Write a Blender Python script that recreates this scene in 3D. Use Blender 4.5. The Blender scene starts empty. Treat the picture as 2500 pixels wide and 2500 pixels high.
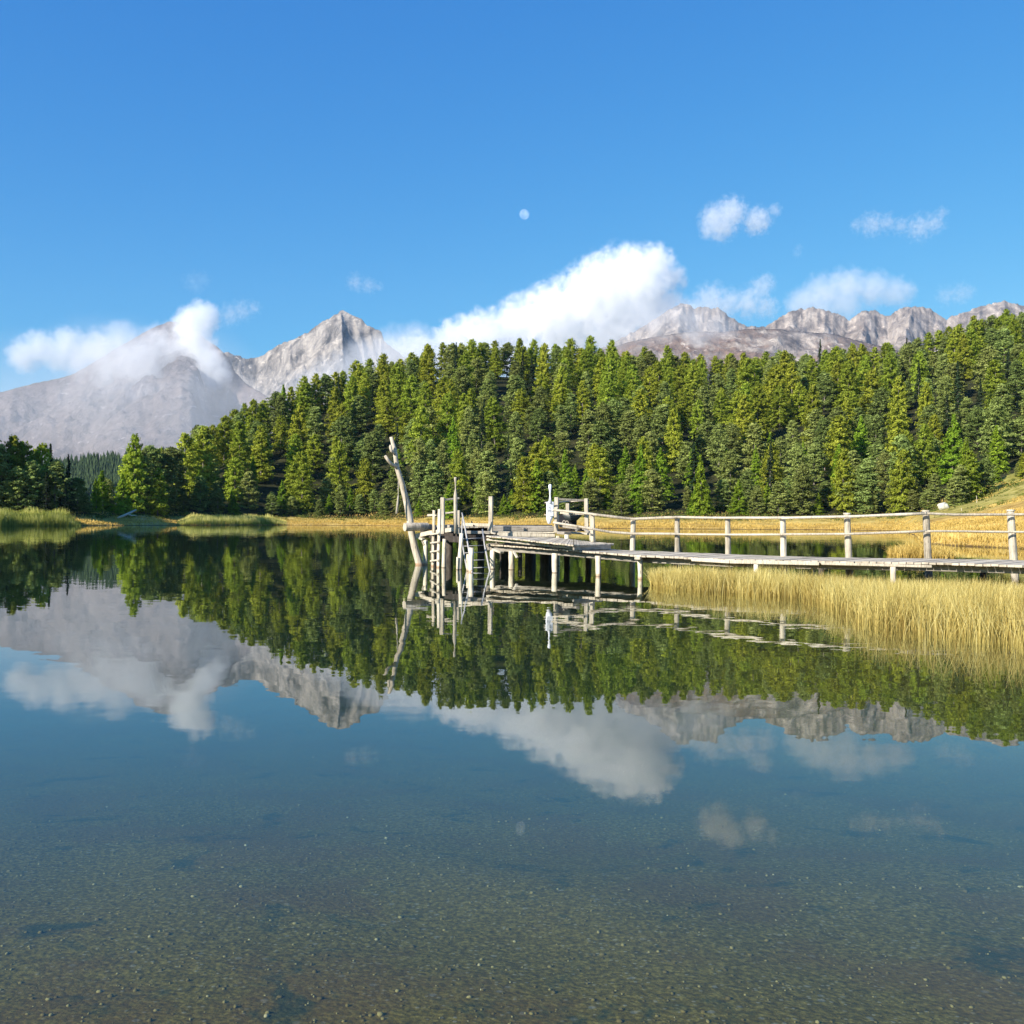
import bpy, bmesh, math, random
import numpy as np
from mathutils import Vector, Matrix, noise
from mathutils import geometry as mgeo

R = math.radians
S = bpy.context.scene
C = S.collection

# ---------------------------------------------------------------- camera
CAM_H = 1.6
F = 2500.0                      # focal length in photo pixels (photo is 2500 x 2500)
cam = bpy.data.cameras.new('camera')
camera = bpy.data.objects.new('camera', cam)
C.objects.link(camera)
cam.sensor_width = 36.0
cam.lens = 36.0
cam.clip_start = 0.1
cam.clip_end = 60000.0
ROT = Matrix.Rotation(R(90.0 + 0.504), 4, 'X') @ Matrix.Rotation(R(0.36), 4, 'Z')
camera.matrix_world = Matrix.Translation((0, 0, CAM_H)) @ ROT
S.camera = camera
R3 = ROT.to_3x3()


def ray(x, y):
    return R3 @ Vector(((x - 1250.0) / F, (1250.0 - y) / F, -1.0))


def P(x, y, D):
    """world point on the line of sight of photo pixel (x, y) at depth Y = D"""
    d = ray(x, y)
    return Vector((0, 0, CAM_H)) + d * (D / d.y)


def W(x, y, z=0.0):
    """where that line of sight meets the horizontal plane z"""
    d = ray(x, y)
    return Vector((0, 0, CAM_H)) + d * ((z - CAM_H) / d.z)


def yh(x):
    """photo row of the horizon at column x"""
    a = ray(x, 1272.0)
    return 1272.0 + a.z / a.y * F


# ---------------------------------------------------------------- sky and sun
SUN_DIR = Vector((-0.66, -0.58, 0.48)).normalized()
SUN_EL = math.asin(SUN_DIR.z)
world = bpy.data.worlds.new('World')
S.world = world
world.use_nodes = True
wn = world.node_tree
sky = wn.nodes.new('ShaderNodeTexSky')
sky.sky_type = 'NISHITA'
sky.sun_disc = False
sky.sun_elevation = SUN_EL
sky.sun_rotation = math.atan2(SUN_DIR.x, SUN_DIR.y)
sky.altitude = 1800
sky.air_density = 1.15
sky.dust_density = 0.3
sky.ozone_density = 4.0
sep = wn.nodes.new('ShaderNodeSeparateColor')
com = wn.nodes.new('ShaderNodeCombineColor')
wn.links.new(sky.outputs[0], sep.inputs[0])
for ch, (pw, mu) in enumerate(((1.5, 0.25), (0.85, 0.90), (0.40, 2.39))):      # the camera's vivid rendering of blue
    a = wn.nodes.new('ShaderNodeMath'); a.operation = 'POWER'; a.inputs[1].default_value = pw
    b = wn.nodes.new('ShaderNodeMath'); b.operation = 'MULTIPLY'; b.inputs[1].default_value = mu
    wn.links.new(sep.outputs[ch], a.inputs[0]); wn.links.new(a.outputs[0], b.inputs[0]); wn.links.new(b.outputs[0], com.inputs[ch])
bg = wn.nodes['Background']
bg.inputs['Strength'].default_value = 0.10
wn.links.new(com.outputs[0], bg.inputs['Color'])

sl = bpy.data.lights.new('sun', 'SUN')
sl.energy = 4.8
sl.angle = R(0.53)
sl.color = (1.0, 0.93, 0.82)
sun = bpy.data.objects.new('sun', sl)
C.objects.link(sun)
sun.rotation_euler = SUN_DIR.to_track_quat('Z', 'Y').to_euler()

vs = S.view_settings
vs.view_transform = 'Standard'
vs.look = 'None'
vs.exposure = 0.85
vs.gamma = 1.0
cy = S.cycles
cy.use_denoising = True
cy.max_bounces = 12
cy.diffuse_bounces = 3
cy.glossy_bounces = 3
cy.transmission_bounces = 4
cy.transparent_max_bounces = 16
cy.volume_bounces = 10
cy.volume_max_steps = 256
cy.volume_step_rate = 1.0
cy.sample_clamp_indirect = 6.0
cy.caustics_reflective = False
cy.caustics_refractive = False


# ---------------------------------------------------------------- helpers
def tag(o, label=None, cat=None, group=None, kind=None):
    if label: o['label'] = label
    if cat: o['category'] = cat
    if group: o['group'] = group
    if kind: o['kind'] = kind
    return o


def empty(name, loc, label, cat, group=None):
    o = bpy.data.objects.new(name, None)
    C.objects.link(o)
    o.location = loc
    o.empty_display_size = 0.2
    return tag(o, label, cat, group)


def link(name, me, mat=None, parent=None, smooth=False):
    o = bpy.data.objects.new(name, me)
    C.objects.link(o)
    if mat is not None:
        me.materials.append(mat)
    if smooth:
        me.shade_smooth()
    if parent is not None:
        o.parent = parent
        o.location = -parent.location
    return o


def np_mesh(name, verts, faces, tone=None):
    """verts (n,3), faces (m,k) all with k corners; tone is one value per vertex"""
    verts = np.asarray(verts, dtype=np.float32)
    faces = np.asarray(faces, dtype=np.int32)
    me = bpy.data.meshes.new(name)
    m, k = faces.shape
    me.vertices.add(len(verts)); me.vertices.foreach_set('co', verts.ravel())
    me.loops.add(m * k); me.loops.foreach_set('vertex_index', faces.ravel())
    me.polygons.add(m)
    me.polygons.foreach_set('loop_start', np.arange(0, m * k, k, dtype=np.int32))
    me.polygons.foreach_set('loop_total', np.full(m, k, dtype=np.int32))
    if tone is not None:
        a = me.attributes.new('tone', 'FLOAT', 'POINT')
        a.data.foreach_set('value', np.asarray(tone, dtype=np.float32))
    me.update(); me.validate()
    return me


class MB:
    """collects solids that become ONE mesh"""
    def __init__(self):
        self.bm = bmesh.new()
        self.tone = self.bm.verts.layers.float.new('tone')

    def _t(self, vs, t):
        t = random.random() if t is None else t
        for v in vs: v[self.tone] = t

    def box(self, c, ax, ay, az, t=None, bev=0.0):
        """box round centre c with half-axis vectors"""
        c = Vector(c)
        vs = [self.bm.verts.new(c + ax * i + ay * j + az * k) for i in (-1, 1) for j in (-1, 1) for k in (-1, 1)]
        fs = []
        for f in ((0, 1, 3, 2), (4, 6, 7, 5), (0, 4, 5, 1), (2, 3, 7, 6), (0, 2, 6, 4), (1, 5, 7, 3)):
            fs.append(self.bm.faces.new([vs[i] for i in f]))
        self._t(vs, t)
        if bev > 0:
            es = list({e for f in fs for e in f.edges})
            r = bmesh.ops.bevel(self.bm, geom=es, offset=bev, segments=1, affect='EDGES')
            self._t(r['verts'], vs and t if t is not None else random.random())
        return self

    def beam(self, a, b, w, h, t=None, bev=0.008, up=Vector((0, 0, 1))):
        a, b = Vector(a), Vector(b)
        d = (b - a); L = d.length; d.normalize()
        s = d.cross(up)
        if s.length < 1e-3: s = d.cross(Vector((0, 1, 0)))
        s.normalize(); u = s.cross(d).normalized()
        return self.box((a + b) / 2, d * L / 2, s * w / 2, u * h / 2, t, bev)

    def tube(self, pts, rad, seg=10, t=None, wob=0.0, cap=True):
        pts = [Vector(p) for p in pts]
        t = random.random() if t is None else t
        rings = []
        ref = None
        for i, p in enumerate(pts):
            d = (pts[min(i + 1, len(pts) - 1)] - pts[max(i - 1, 0)]).normalized()
            if ref is None:
                ref = d.cross(Vector((0, 1, 0.01)))
                if ref.length < 1e-3: ref = d.cross(Vector((1, 0, 0)))
            ref = (ref - d * ref.dot(d)).normalized()
            q = d.cross(ref)
            r = rad[i] if hasattr(rad, '__len__') else rad
            ring = []
            for k in range(seg):
                a = 2 * math.pi * k / seg
                rr = r * (1 + wob * noise.noise(Vector((math.cos(a) * 1.3, math.sin(a) * 1.3, i * 0.7 + pts[0].x))))
                v = self.bm.verts.new(p + (ref * math.cos(a) + q * math.sin(a)) * rr)
                v[self.tone] = t
                ring.append(v)
            rings.append(ring)
        for A, B in zip(rings, rings[1:]):
            for k in range(seg):
                self.bm.faces.new((A[k], A[(k + 1) % seg], B[(k + 1) % seg], B[k]))
        if cap:
            self.bm.faces.new(list(reversed(rings[0]))); self.bm.faces.new(rings[-1])
        return self

    def build(self, name, mat, parent=None, smooth=False):
        bmesh.ops.recalc_face_normals(self.bm, faces=self.bm.faces)
        me = bpy.data.meshes.new(name)
        self.bm.to_mesh(me); self.bm.free()
        o = link(name, me, mat, parent)
        if smooth: me.shade_smooth()
        return o


# ---------------------------------------------------------------- materials
class NT:
    def __init__(self, name):
        self.m = bpy.data.materials.new(name)
        self.m.use_nodes = True
        self.t = self.m.node_tree
        self.t.nodes.clear()
        self.out = self.t.nodes.new('ShaderNodeOutputMaterial')

    def n(self, typ, **kw):
        nd = self.t.nodes.new(typ)
        for k, v in kw.items():
            if k in nd.bl_rna.properties.keys(): setattr(nd, k, v)
            else:
                self.set(nd.inputs[k.replace('_', ' ')], v)
        return nd

    def set(self, sock, v):
        if isinstance(v, bpy.types.NodeSocket): self.t.links.new(v, sock)
        elif isinstance(v, bpy.types.Node): self.t.links.new(v.outputs[0], sock)
        else: sock.default_value = v

    def math(self, op, a, b=0.0, c=None, clamp=False):
        nd = self.t.nodes.new('ShaderNodeMath'); nd.operation = op; nd.use_clamp = clamp
        self.set(nd.inputs[0], a); self.set(nd.inputs[1], b)
        if c is not None: self.set(nd.inputs[2], c)
        return nd.outputs[0]

    def vmath(self, op, a, b=None):
        nd = self.t.nodes.new('ShaderNodeVectorMath'); nd.operation = op
        self.set(nd.inputs[0], a)
        if b is not None: self.set(nd.inputs[1], b)
        return nd.outputs[0]

    def pos(self, scale=(1, 1, 1), obj=False):
        src = self.n('ShaderNodeTexCoord').outputs['Object'] if obj else self.n('ShaderNodeNewGeometry').outputs['Position']
        if scale == (1, 1, 1): return src
        return self.vmath('MULTIPLY', src, scale)

    def noise(self, vec, scale, detail=4, rough=0.55, dist=0.0):
        return self.n('ShaderNodeTexNoise', Vector=vec, Scale=scale, Detail=detail, Roughness=rough, Distortion=dist)

    def ramp(self, fac, stops, interp='LINEAR'):
        nd = self.t.nodes.new('ShaderNodeValToRGB')
        nd.color_ramp.interpolation = interp
        while len(nd.color_ramp.elements) < len(stops): nd.color_ramp.elements.new(0.5)
        for e, (p, c) in zip(nd.color_ramp.elements, stops):
            e.position = p
            e.color = (*c, 1) if len(c) == 3 else c
        self.set(nd.inputs[0], fac)
        return nd.outputs[0]

    def mix(self, fac, a, b, mode='MIX'):
        nd = self.t.nodes.new('ShaderNodeMix'); nd.data_type = 'RGBA'; nd.blend_type = mode
        self.set(nd.inputs[0], fac)
        for s, v in ((nd.inputs[6], a), (nd.inputs[7], b)):
            if isinstance(v, (tuple, list)) and len(v) == 3: v = (*v, 1)
            self.set(s, v)
        return nd.outputs[2]

    def sstep(self, x, a, b):
        nd = self.t.nodes.new('ShaderNodeMapRange'); nd.interpolation_type = 'SMOOTHSTEP'
        self.set(nd.inputs[0], x); nd.inputs[1].default_value = a; nd.inputs[2].default_value = b
        return nd.outputs[0]

    def bump(self, h, strength, dist):
        return self.n('ShaderNodeBump', Height=h, Strength=strength, Distance=dist).outputs[0]

    def principled(self, col, rough=0.8, normal=None, spec=0.3, metal=0.0):
        b = self.n('ShaderNodeBsdfPrincipled')
        if isinstance(col, tuple) and len(col) == 3: col = (*col, 1)
        self.set(b.inputs['Base Color'], col); self.set(b.inputs['Roughness'], rough)
        b.inputs['Specular IOR Level'].default_value = spec
        b.inputs['Metallic'].default_value = metal
        if normal is not None: self.set(b.inputs['Normal'], normal)
        self.t.links.new(b.outputs[0], self.out.inputs['Surface'])
        return b


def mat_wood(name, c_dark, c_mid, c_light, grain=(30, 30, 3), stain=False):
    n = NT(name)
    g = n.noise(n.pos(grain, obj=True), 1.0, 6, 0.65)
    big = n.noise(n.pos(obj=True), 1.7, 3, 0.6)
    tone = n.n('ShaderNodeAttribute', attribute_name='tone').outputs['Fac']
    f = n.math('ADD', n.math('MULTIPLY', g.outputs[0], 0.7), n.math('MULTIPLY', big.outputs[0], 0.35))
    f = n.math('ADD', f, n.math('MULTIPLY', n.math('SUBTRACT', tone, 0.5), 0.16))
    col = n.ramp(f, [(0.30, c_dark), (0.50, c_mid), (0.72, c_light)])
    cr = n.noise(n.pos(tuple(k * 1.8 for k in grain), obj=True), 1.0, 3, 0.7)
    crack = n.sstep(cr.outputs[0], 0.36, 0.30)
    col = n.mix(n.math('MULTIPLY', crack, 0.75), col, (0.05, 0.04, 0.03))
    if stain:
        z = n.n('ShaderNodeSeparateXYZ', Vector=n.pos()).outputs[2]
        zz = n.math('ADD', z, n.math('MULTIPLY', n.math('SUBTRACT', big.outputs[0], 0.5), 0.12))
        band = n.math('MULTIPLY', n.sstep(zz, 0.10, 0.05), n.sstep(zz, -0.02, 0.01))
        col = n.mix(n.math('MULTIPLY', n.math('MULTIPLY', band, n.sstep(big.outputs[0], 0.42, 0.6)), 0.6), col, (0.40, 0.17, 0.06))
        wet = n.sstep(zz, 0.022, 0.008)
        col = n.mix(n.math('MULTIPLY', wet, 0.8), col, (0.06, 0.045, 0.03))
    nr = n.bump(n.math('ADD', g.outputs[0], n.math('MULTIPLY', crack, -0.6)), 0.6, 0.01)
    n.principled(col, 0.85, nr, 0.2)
    return n.m


M_RAIL = mat_wood('weathered_rail_wood', (0.145, 0.121, 0.087), (0.423, 0.369, 0.282), (0.690, 0.615, 0.482))
M_DECK = mat_wood('deck_plank_wood', (0.189, 0.154, 0.112), (0.479, 0.412, 0.312), (0.690, 0.604, 0.471), grain=(6, 6, 6))
M_PILE = mat_wood('pile_wood', (0.179, 0.138, 0.093), (0.624, 0.538, 0.400), (0.890, 0.803, 0.636), grain=(12, 12, 2.2), stain=True)
M_GREY = mat_wood('grey_timber', (0.111, 0.099, 0.082), (0.278, 0.248, 0.205), (0.467, 0.417, 0.349), grain=(4, 4, 30))
M_LOG = mat_wood('bare_trunk_wood', (0.201, 0.154, 0.107), (0.479, 0.412, 0.317), (0.735, 0.648, 0.512), grain=(14, 14, 2.0), stain=True)
M_SHADEP = mat_wood('shaded_wet_wood', (0.02, 0.017, 0.014), (0.055, 0.045, 0.038), (0.13, 0.11, 0.09), grain=(12, 12, 2.5))  # dark wet timber, with the shade under the decks put into its colour
M_DARKW = mat_wood('dark_wood', (0.015, 0.013, 0.012), (0.035, 0.03, 0.027), (0.07, 0.06, 0.05), grain=(8, 8, 8))  # very dark timber for sill, joist, brace and strap


def mat_plain(name, col, rough=0.6, spec=0.3, metal=0.0, var=0.15, scale=6):
    n = NT(name)
    nz = n.noise(n.pos(obj=True), scale, 4, 0.6)
    a = tuple(c * (1 - var) for c in col); b = tuple(min(1, c * (1 + var)) for c in col)
    n.principled(n.ramp(nz.outputs[0], [(0.3, a), (0.7, b)]), rough, n.bump(nz.outputs[0], 0.2, 0.01), spec, metal)
    return n.m


M_WHITE = mat_plain('white_paint', (0.80, 0.81, 0.83), 0.5, var=0.04)
M_METAL = mat_plain('galvanised_steel', (0.42, 0.40, 0.37), 0.5, 0.4, 0.0, var=0.1)
M_BLACK = mat_plain('lettering_paint', (0.08, 0.09, 0.12), 0.6)
M_TAR = mat_plain('dark_tarred_board', (0.018, 0.018, 0.022), 0.7, var=0.4)
M_HULL = mat_plain('grey_green_hull_paint', (0.035, 0.042, 0.042), 0.5, var=0.6, scale=3)


def mat_foliage(name, cols, trans=0.25, var=0.5, hue=0.03):
    n = NT(name)
    rnd = n.n('ShaderNodeObjectInfo').outputs['Random']
    tone = n.n('ShaderNodeAttribute', attribute_name='tone').outputs['Fac']
    nz = n.noise(n.pos(), 0.55, 3, 0.6)
    f = n.math('ADD', n.math('MULTIPLY', tone, 0.45), n.math('MULTIPLY', nz.outputs[0], 0.55))
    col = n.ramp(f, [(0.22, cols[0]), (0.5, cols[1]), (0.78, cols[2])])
    h = n.t.nodes.new('ShaderNodeHueSaturation')
    n.set(h.inputs['Hue'], n.math('ADD', 0.5 - hue, n.math('MULTIPLY', rnd, 2 * hue)))
    n.set(h.inputs['Value'], n.math('ADD', 1 - var * 0.45, n.math('MULTIPLY', n.math('FRACT', n.math('MULTIPLY', rnd, 7.31)), var)))
    n.set(h.inputs['Color'], col)
    d = n.n('ShaderNodeBsdfDiffuse'); n.set(d.inputs['Color'], h.outputs[0])
    tr = n.n('ShaderNodeBsdfTranslucent')
    n.set(tr.inputs['Color'], n.mix(1.0, h.outputs[0], (1.15, 1.2, 0.6), 'MULTIPLY'))
    mx = n.n('ShaderNodeMixShader'); mx.inputs[0].default_value = trans
    n.t.links.new(d.outputs[0], mx.inputs[1]); n.t.links.new(tr.outputs[0], mx.inputs[2])
    n.t.links.new(mx.outputs[0], n.out.inputs['Surface'])
    return n.m


M_LARCH = mat_foliage('larch_needles', [(0.094, 0.116, 0.014), (0.259, 0.308, 0.033), (0.495, 0.528, 0.077)], 0.38, 0.35, 0.018)
M_LARCHG = mat_foliage('fresh_larch_needles', [(0.070, 0.113, 0.011), (0.194, 0.292, 0.024), (0.389, 0.508, 0.059)], 0.38, 0.3, 0.012)
M_PINE = mat_foliage('stone_pine_needles', [(0.045, 0.060, 0.015), (0.174, 0.213, 0.054), (0.426, 0.482, 0.146)], 0.18, 0.5, 0.018)
M_SPRUCE = mat_foliage('spruce_needles', [(0.013, 0.023, 0.012), (0.031, 0.052, 0.023), (0.062, 0.091, 0.039)], 0.1, 0.4, 0.02)
M_REEDG = mat_foliage('green_reed', [(0.12, 0.14, 0.03), (0.33, 0.35, 0.08), (0.70, 0.64, 0.25)], 0.3, 0.1, 0.0)
M_GOLD = mat_foliage('golden_grass', [(0.30, 0.19, 0.045), (0.60, 0.42, 0.12), (0.80, 0.62, 0.24)], 0.25, 0.1, 0.0)
M_SEDGE = mat_foliage('yellow_sedge', [(0.20, 0.13, 0.035), (0.58, 0.46, 0.15), (0.88, 0.78, 0.38)], 0.3, 0.1, 0.0)
M_UNDER = mat_foliage('low_shrub_leaves', [(0.035, 0.05, 0.012), (0.10, 0.13, 0.025), (0.24, 0.22, 0.06)], 0.2, 0.1, 0.0)


def mat_bark(name, a, b):
    n = NT(name)
    nz = n.noise(n.pos((3, 3, 0.7), obj=True), 1.0, 5, 0.65)
    n.principled(n.ramp(nz.outputs[0], [(0.3, a), (0.7, b)]), 0.9, n.bump(nz.outputs[0], 0.8, 0.05), 0.1)
    return n.m


M_BARK = mat_bark('grey_brown_bark', (0.10, 0.085, 0.07), (0.36, 0.31, 0.26))


def mat_ground():
    n = NT('ground_cover')
    p = n.pos()
    z = n.n('ShaderNodeSeparateXYZ', Vector=p).outputs[2]
    zone = n.n('ShaderNodeAttribute', attribute_name='tone').outputs['Fac']     # 0 meadow .. 1 forest floor
    green = n.n('ShaderNodeAttribute', attribute_name='green').outputs['Fac']
    sand = n.n('ShaderNodeAttribute', attribute_name='sand').outputs['Fac']
    a = n.noise(p, 0.35, 6, 0.65).outputs[0]
    b = n.noise(p, 0.05, 4, 0.55).outputs[0]
    meadow = n.ramp(n.math('ADD', n.math('MULTIPLY', a, 0.6), n.math('MULTIPLY', b, 0.4)),
                    [(0.33, (0.22, 0.13, 0.035)), (0.5, (0.50, 0.33, 0.09)), (0.66, (0.66, 0.48, 0.16))])
    grass = n.ramp(a, [(0.35, (0.14, 0.13, 0.03)), (0.5, (0.27, 0.25, 0.055)), (0.66, (0.42, 0.36, 0.12))])
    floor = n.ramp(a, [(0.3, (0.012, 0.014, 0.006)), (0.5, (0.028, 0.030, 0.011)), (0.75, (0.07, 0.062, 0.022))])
    sandc = n.ramp(a, [(0.3, (0.36, 0.27, 0.16)), (0.7, (0.62, 0.5, 0.33))])
    land = n.mix(green, meadow, grass)
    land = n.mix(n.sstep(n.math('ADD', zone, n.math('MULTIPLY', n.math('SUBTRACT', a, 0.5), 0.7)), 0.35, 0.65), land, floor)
    land = n.mix(sand, land, sandc)
    # mud at the water line
    mud = n.sstep(z, 0.16, 0.04)
    land = n.mix(n.math('MULTIPLY', mud, 0.85), land, (0.06, 0.035, 0.02))
    # lake bed: gravel, silt and weed
    v1 = n.n('ShaderNodeTexVoronoi', Vector=p, Scale=38.0, Randomness=1.0)
    v2 = n.n('ShaderNodeTexVoronoi', Vector=p, Scale=17.0, Randomness=1.0)
    fine = n.noise(p, 30.0, 5, 0.75).outputs[0]
    silt = n.noise(p, 0.9, 5, 0.6).outputs[0]
    weed = n.noise(p, 1.6, 6, 0.68, 0.4).outputs[0]
    bed = n.ramp(fine, [(0.30, (0.034, 0.025, 0.002)), (0.5, (0.112, 0.083, 0.008)), (0.70, (0.25, 0.20, 0.045))])
    sp = n.n('ShaderNodeSeparateColor', Color=v1.outputs['Color']).outputs[0]
    stone = n.math('MULTIPLY', n.sstep(sp, 0.80, 0.92), n.sstep(v1.outputs['Distance'], 0.42, 0.25))
    bed = n.mix(n.math('MULTIPLY', stone, 0.7), bed, (0.26, 0.24, 0.16))
    sp2 = n.n('ShaderNodeSeparateColor', Color=v2.outputs['Color']).outputs[1]
    stone2 = n.math('MULTIPLY', n.sstep(sp2, 0.90, 0.95), n.sstep(v2.outputs['Distance'], 0.36, 0.2))
    bed = n.mix(n.math('MULTIPLY', stone2, 0.7), bed, (0.2, 0.19, 0.14))
    bed = n.mix(n.math('MULTIPLY', n.sstep(silt, 0.46, 0.62), 0.45), bed, (0.105, 0.055, 0.012))
    bed = n.mix(n.math('MULTIPLY', n.sstep(weed, 0.56, 0.66), 0.72), bed, (0.016, 0.034, 0.012))
    col = n.mix(n.sstep(z, -0.02, 0.02), bed, land)
    hgt = n.math('ADD', n.math('MULTIPLY', fine, 1.0), n.math('MULTIPLY', v1.outputs['Distance'], -0.6))
    n.principled(col, 0.95, n.bump(hgt, 0.45, 0.02), 0.1)
    return n.m


def mat_rock(name, dark, mid, light, veg, veg_amt, scale=1.0, pale_z=None):
    n = NT(name)
    p = n.pos()
    geo = n.n('ShaderNodeNewGeometry')
    nz = n.n('ShaderNodeSeparateXYZ', Vector=geo.outputs['Normal']).outputs[2]
    z = n.n('ShaderNodeSeparateXYZ', Vector=p).outputs[2]
    a = n.noise(n.pos((1, 0.6, 0.7)), 0.012 * scale, 9, 0.7, 0.6).outputs[0]
    b = n.noise(p, 0.0028 * scale, 6, 0.6, 0.5).outputs[0]
    c = n.noise(n.pos((1, 0.6, 1.3)), 0.03 * scale, 6, 0.75).outputs[0]
    rock = n.ramp(a, [(0.36, dark), (0.5, mid), (0.65, light)])
    vg = n.mix(n.sstep(c, 0.42, 0.62), veg, tuple(min(1, k * 1.6) for k in veg))
    f = n.math('ADD', n.math('MULTIPLY', b, 1.2), n.math('ADD', n.math('MULTIPLY', nz, 0.35), n.math('MULTIPLY', z, -0.00045)))
    f = n.math('ADD', f, n.math('MULTIPLY', c, 0.4))
    col = n.mix(n.math('MULTIPLY', n.sstep(f, 0.95 - veg_amt, 1.15 - veg_amt), 1.0), rock, vg)
    scree = n.sstep(n.noise(n.pos((1, 0.5, 1.6)), 0.018 * scale, 7, 0.72, 1.2).outputs[0], 0.58, 0.66)
    col = n.mix(n.math('MULTIPLY', scree, 0.75), col, tuple(min(1, k * 1.35) for k in light))
    n.principled(col, 0.95, n.bump(n.math('ADD', a, n.math('MULTIPLY', c, 0.4)), 1.0, 22.0 / scale), 0.05)
    return n.m


def mat_water():
    n = NT('lake_water')
    p = n.pos()
    f1 = n.noise(n.vmath('MULTIPLY', p, (0.8, 1.3, 1)), 3.2, 2, 0.5).outputs['Color']
    f2 = n.noise(n.vmath('MULTIPLY', p, (0.7, 1.2, 1)), 0.55, 3, 0.55).outputs['Color']
    patch = n.noise(n.vmath('MULTIPLY', p, (0.5, 1.0, 1)), 0.05, 3, 0.5).outputs[0]
    amp = n.math('ADD', 0.009, n.math('MULTIPLY', n.sstep(patch, 0.45, 0.68), 0.016))
    s1 = n.vmath('MULTIPLY', n.vmath('SUBTRACT', f1, (0.5, 0.5, 0.5)), (1.0, 1.0, 0.0))
    s2 = n.vmath('MULTIPLY', n.vmath('SUBTRACT', f2, (0.5, 0.5, 0.5)), (0.55, 0.55, 0.0))
    sc = n.t.nodes.new('ShaderNodeVectorMath'); sc.operation = 'SCALE'
    n.set(sc.inputs[0], n.vmath('ADD', s1, s2)); n.set(sc.inputs[3], amp)
    nrm = n.vmath('NORMALIZE', n.vmath('ADD', sc.outputs[0], (0, 0, 1)))
    g = n.n('ShaderNodeBsdfGlossy'); n.set(g.inputs['Roughness'], 0.0)
    g.inputs['Color'].default_value = (0.93, 0.95, 0.93, 1)
    n.set(g.inputs['Normal'], nrm)
    tr = n.n('ShaderNodeBsdfTransparent')
    geo = n.n('ShaderNodeNewGeometry')
    dt = n.t.nodes.new('ShaderNodeVectorMath'); dt.operation = 'DOT_PRODUCT'
    n.set(dt.inputs[0], geo.outputs['Incoming']); n.set(dt.inputs[1], geo.outputs['Normal'])
    om = n.math('SUBTRACT', 1.0, n.math('ABSOLUTE', dt.outputs['Value']), clamp=True)
    fres = n.math('MULTIPLY_ADD', n.math('POWER', om, 5.0), 0.98, 0.02)
    mx = n.n('ShaderNodeMixShader')
    n.set(mx.inputs[0], fres); n.t.links.new(tr.outputs[0], mx.inputs[1]); n.t.links.new(g.outputs[0], mx.inputs[2])
    n.t.links.new(mx.outputs[0], n.out.inputs['Surface'])
    ab = n.n('ShaderNodeVolumeAbsorption'); ab.inputs['Color'].default_value = (0.42, 0.62, 0.45, 1); ab.inputs['Density'].default_value = 0.33
    vsc = n.n('ShaderNodeVolumeScatter'); vsc.inputs['Color'].default_value = (0.62, 0.78, 0.70, 1); vsc.inputs['Density'].default_value = 0.009
    vad = n.n('ShaderNodeAddShader')
    n.t.links.new(ab.outputs[0], vad.inputs[0]); n.t.links.new(vsc.outputs[0], vad.inputs[1])
    n.t.links.new(vad.outputs[0], n.out.inputs['Volume'])
    return n.m


# ---------------------------------------------------------------- terrain
def tab(pairs):
    xs = [a for a, b in pairs]; ys = [b for a, b in pairs]
    return lambda x: np.interp(x, xs, ys)


def u2x(u):
    return 1250.0 + u * 2500.0


shore_t = tab([(-2400, 170), (-900, 190), (0, 205), (190, 219), (450, 262), (700, 300), (900, 305), (1060, 265), (1250, 250), (1600, 236), (2000, 240), (2120, 232),
               (2195, 222), (2228, 150), (2250, 82), (2330, 74), (2500, 66), (2900, 45), (3400, 30), (5000, 20)])
front_t = tab([(-2400, 200), (0, 222), (190, 238), (300, 262), (450, 288), (700, 322), (900, 326), (1060, 298), (1250, 285), (1600, 272), (2000, 268), (2200, 262), (2300, 246), (2400, 248), (2500, 262), (3500, 240)])
zfront_t = tab([(-2400, 4), (0, 2.6), (300, 3.0), (900, 3.0), (1600, 3.2), (2000, 3.8), (2150, 3.6), (2240, 4.0), (2300, 4.8), (2400, 8.0), (2500, 14.0), (3500, 16)])
crest_t = tab([(-2400, 300), (0, 290), (190, 280), (300, 290), (450, 350), (600, 410), (800, 455), (1000, 480), (1250, 490), (1600, 480), (1900, 490), (2200, 500), (2500, 505), (3500, 500)])
sky_t = tab([(400, 1085), (455, 1060), (520, 1040), (574, 998), (616, 978), (691, 942), (740, 922), (838, 905), (900, 878), (1008, 862), (1060, 840), (1153, 828), (1302, 830),
             (1439, 832), (1500, 848), (1572, 850), (1670, 858), (1870, 860), (2002, 850), (2081, 842), (2134, 848), (2213, 825), (2266, 812), (2319, 797), (2372, 780), (2420, 771), (2500, 764), (2800, 740), (3500, 740)])
YHX = np.array([yh(x) for x in range(-2500, 5200, 50)])


def yh_np(x):
    return np.interp(x, np.arange(-2500, 5200, 50), YHX)


def zcrest(x):
    x = np.asarray(x, float)
    z = CAM_H + (yh_np(x) - sky_t(x)) / 2500.0 * crest_t(x) - 17.0
    low = np.interp(x, [190, 300, 400, 480], [0, 0, 0.35, 1])
    return np.where(x < 480, 3.6 + (np.maximum(z, 4) - 3.6) * low, z)


def smooth(t):
    t = np.clip(t, 0, 1)
    return t * t * (3 - 2 * t)


def bed_z(D, Ds, u):
    d = np.interp(D, [0, 2.5, 4, 6, 9, 14, 30, 60, 120], [0.10, 0.26, 0.36, 0.55, 0.9, 1.45, 2.5, 3.6, 4.2])
    d = np.minimum(d, 0.06 + np.maximum(Ds - D, 0) * 0.13)
    # shallow shelf under the sedge
    X = u * D
    sh = smooth((X - 2.2) / 2.0) * smooth((D - 11) / 4.0) * smooth((34 - D) / 6.0)
    return -(d * (1 - 0.72 * sh))


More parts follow.
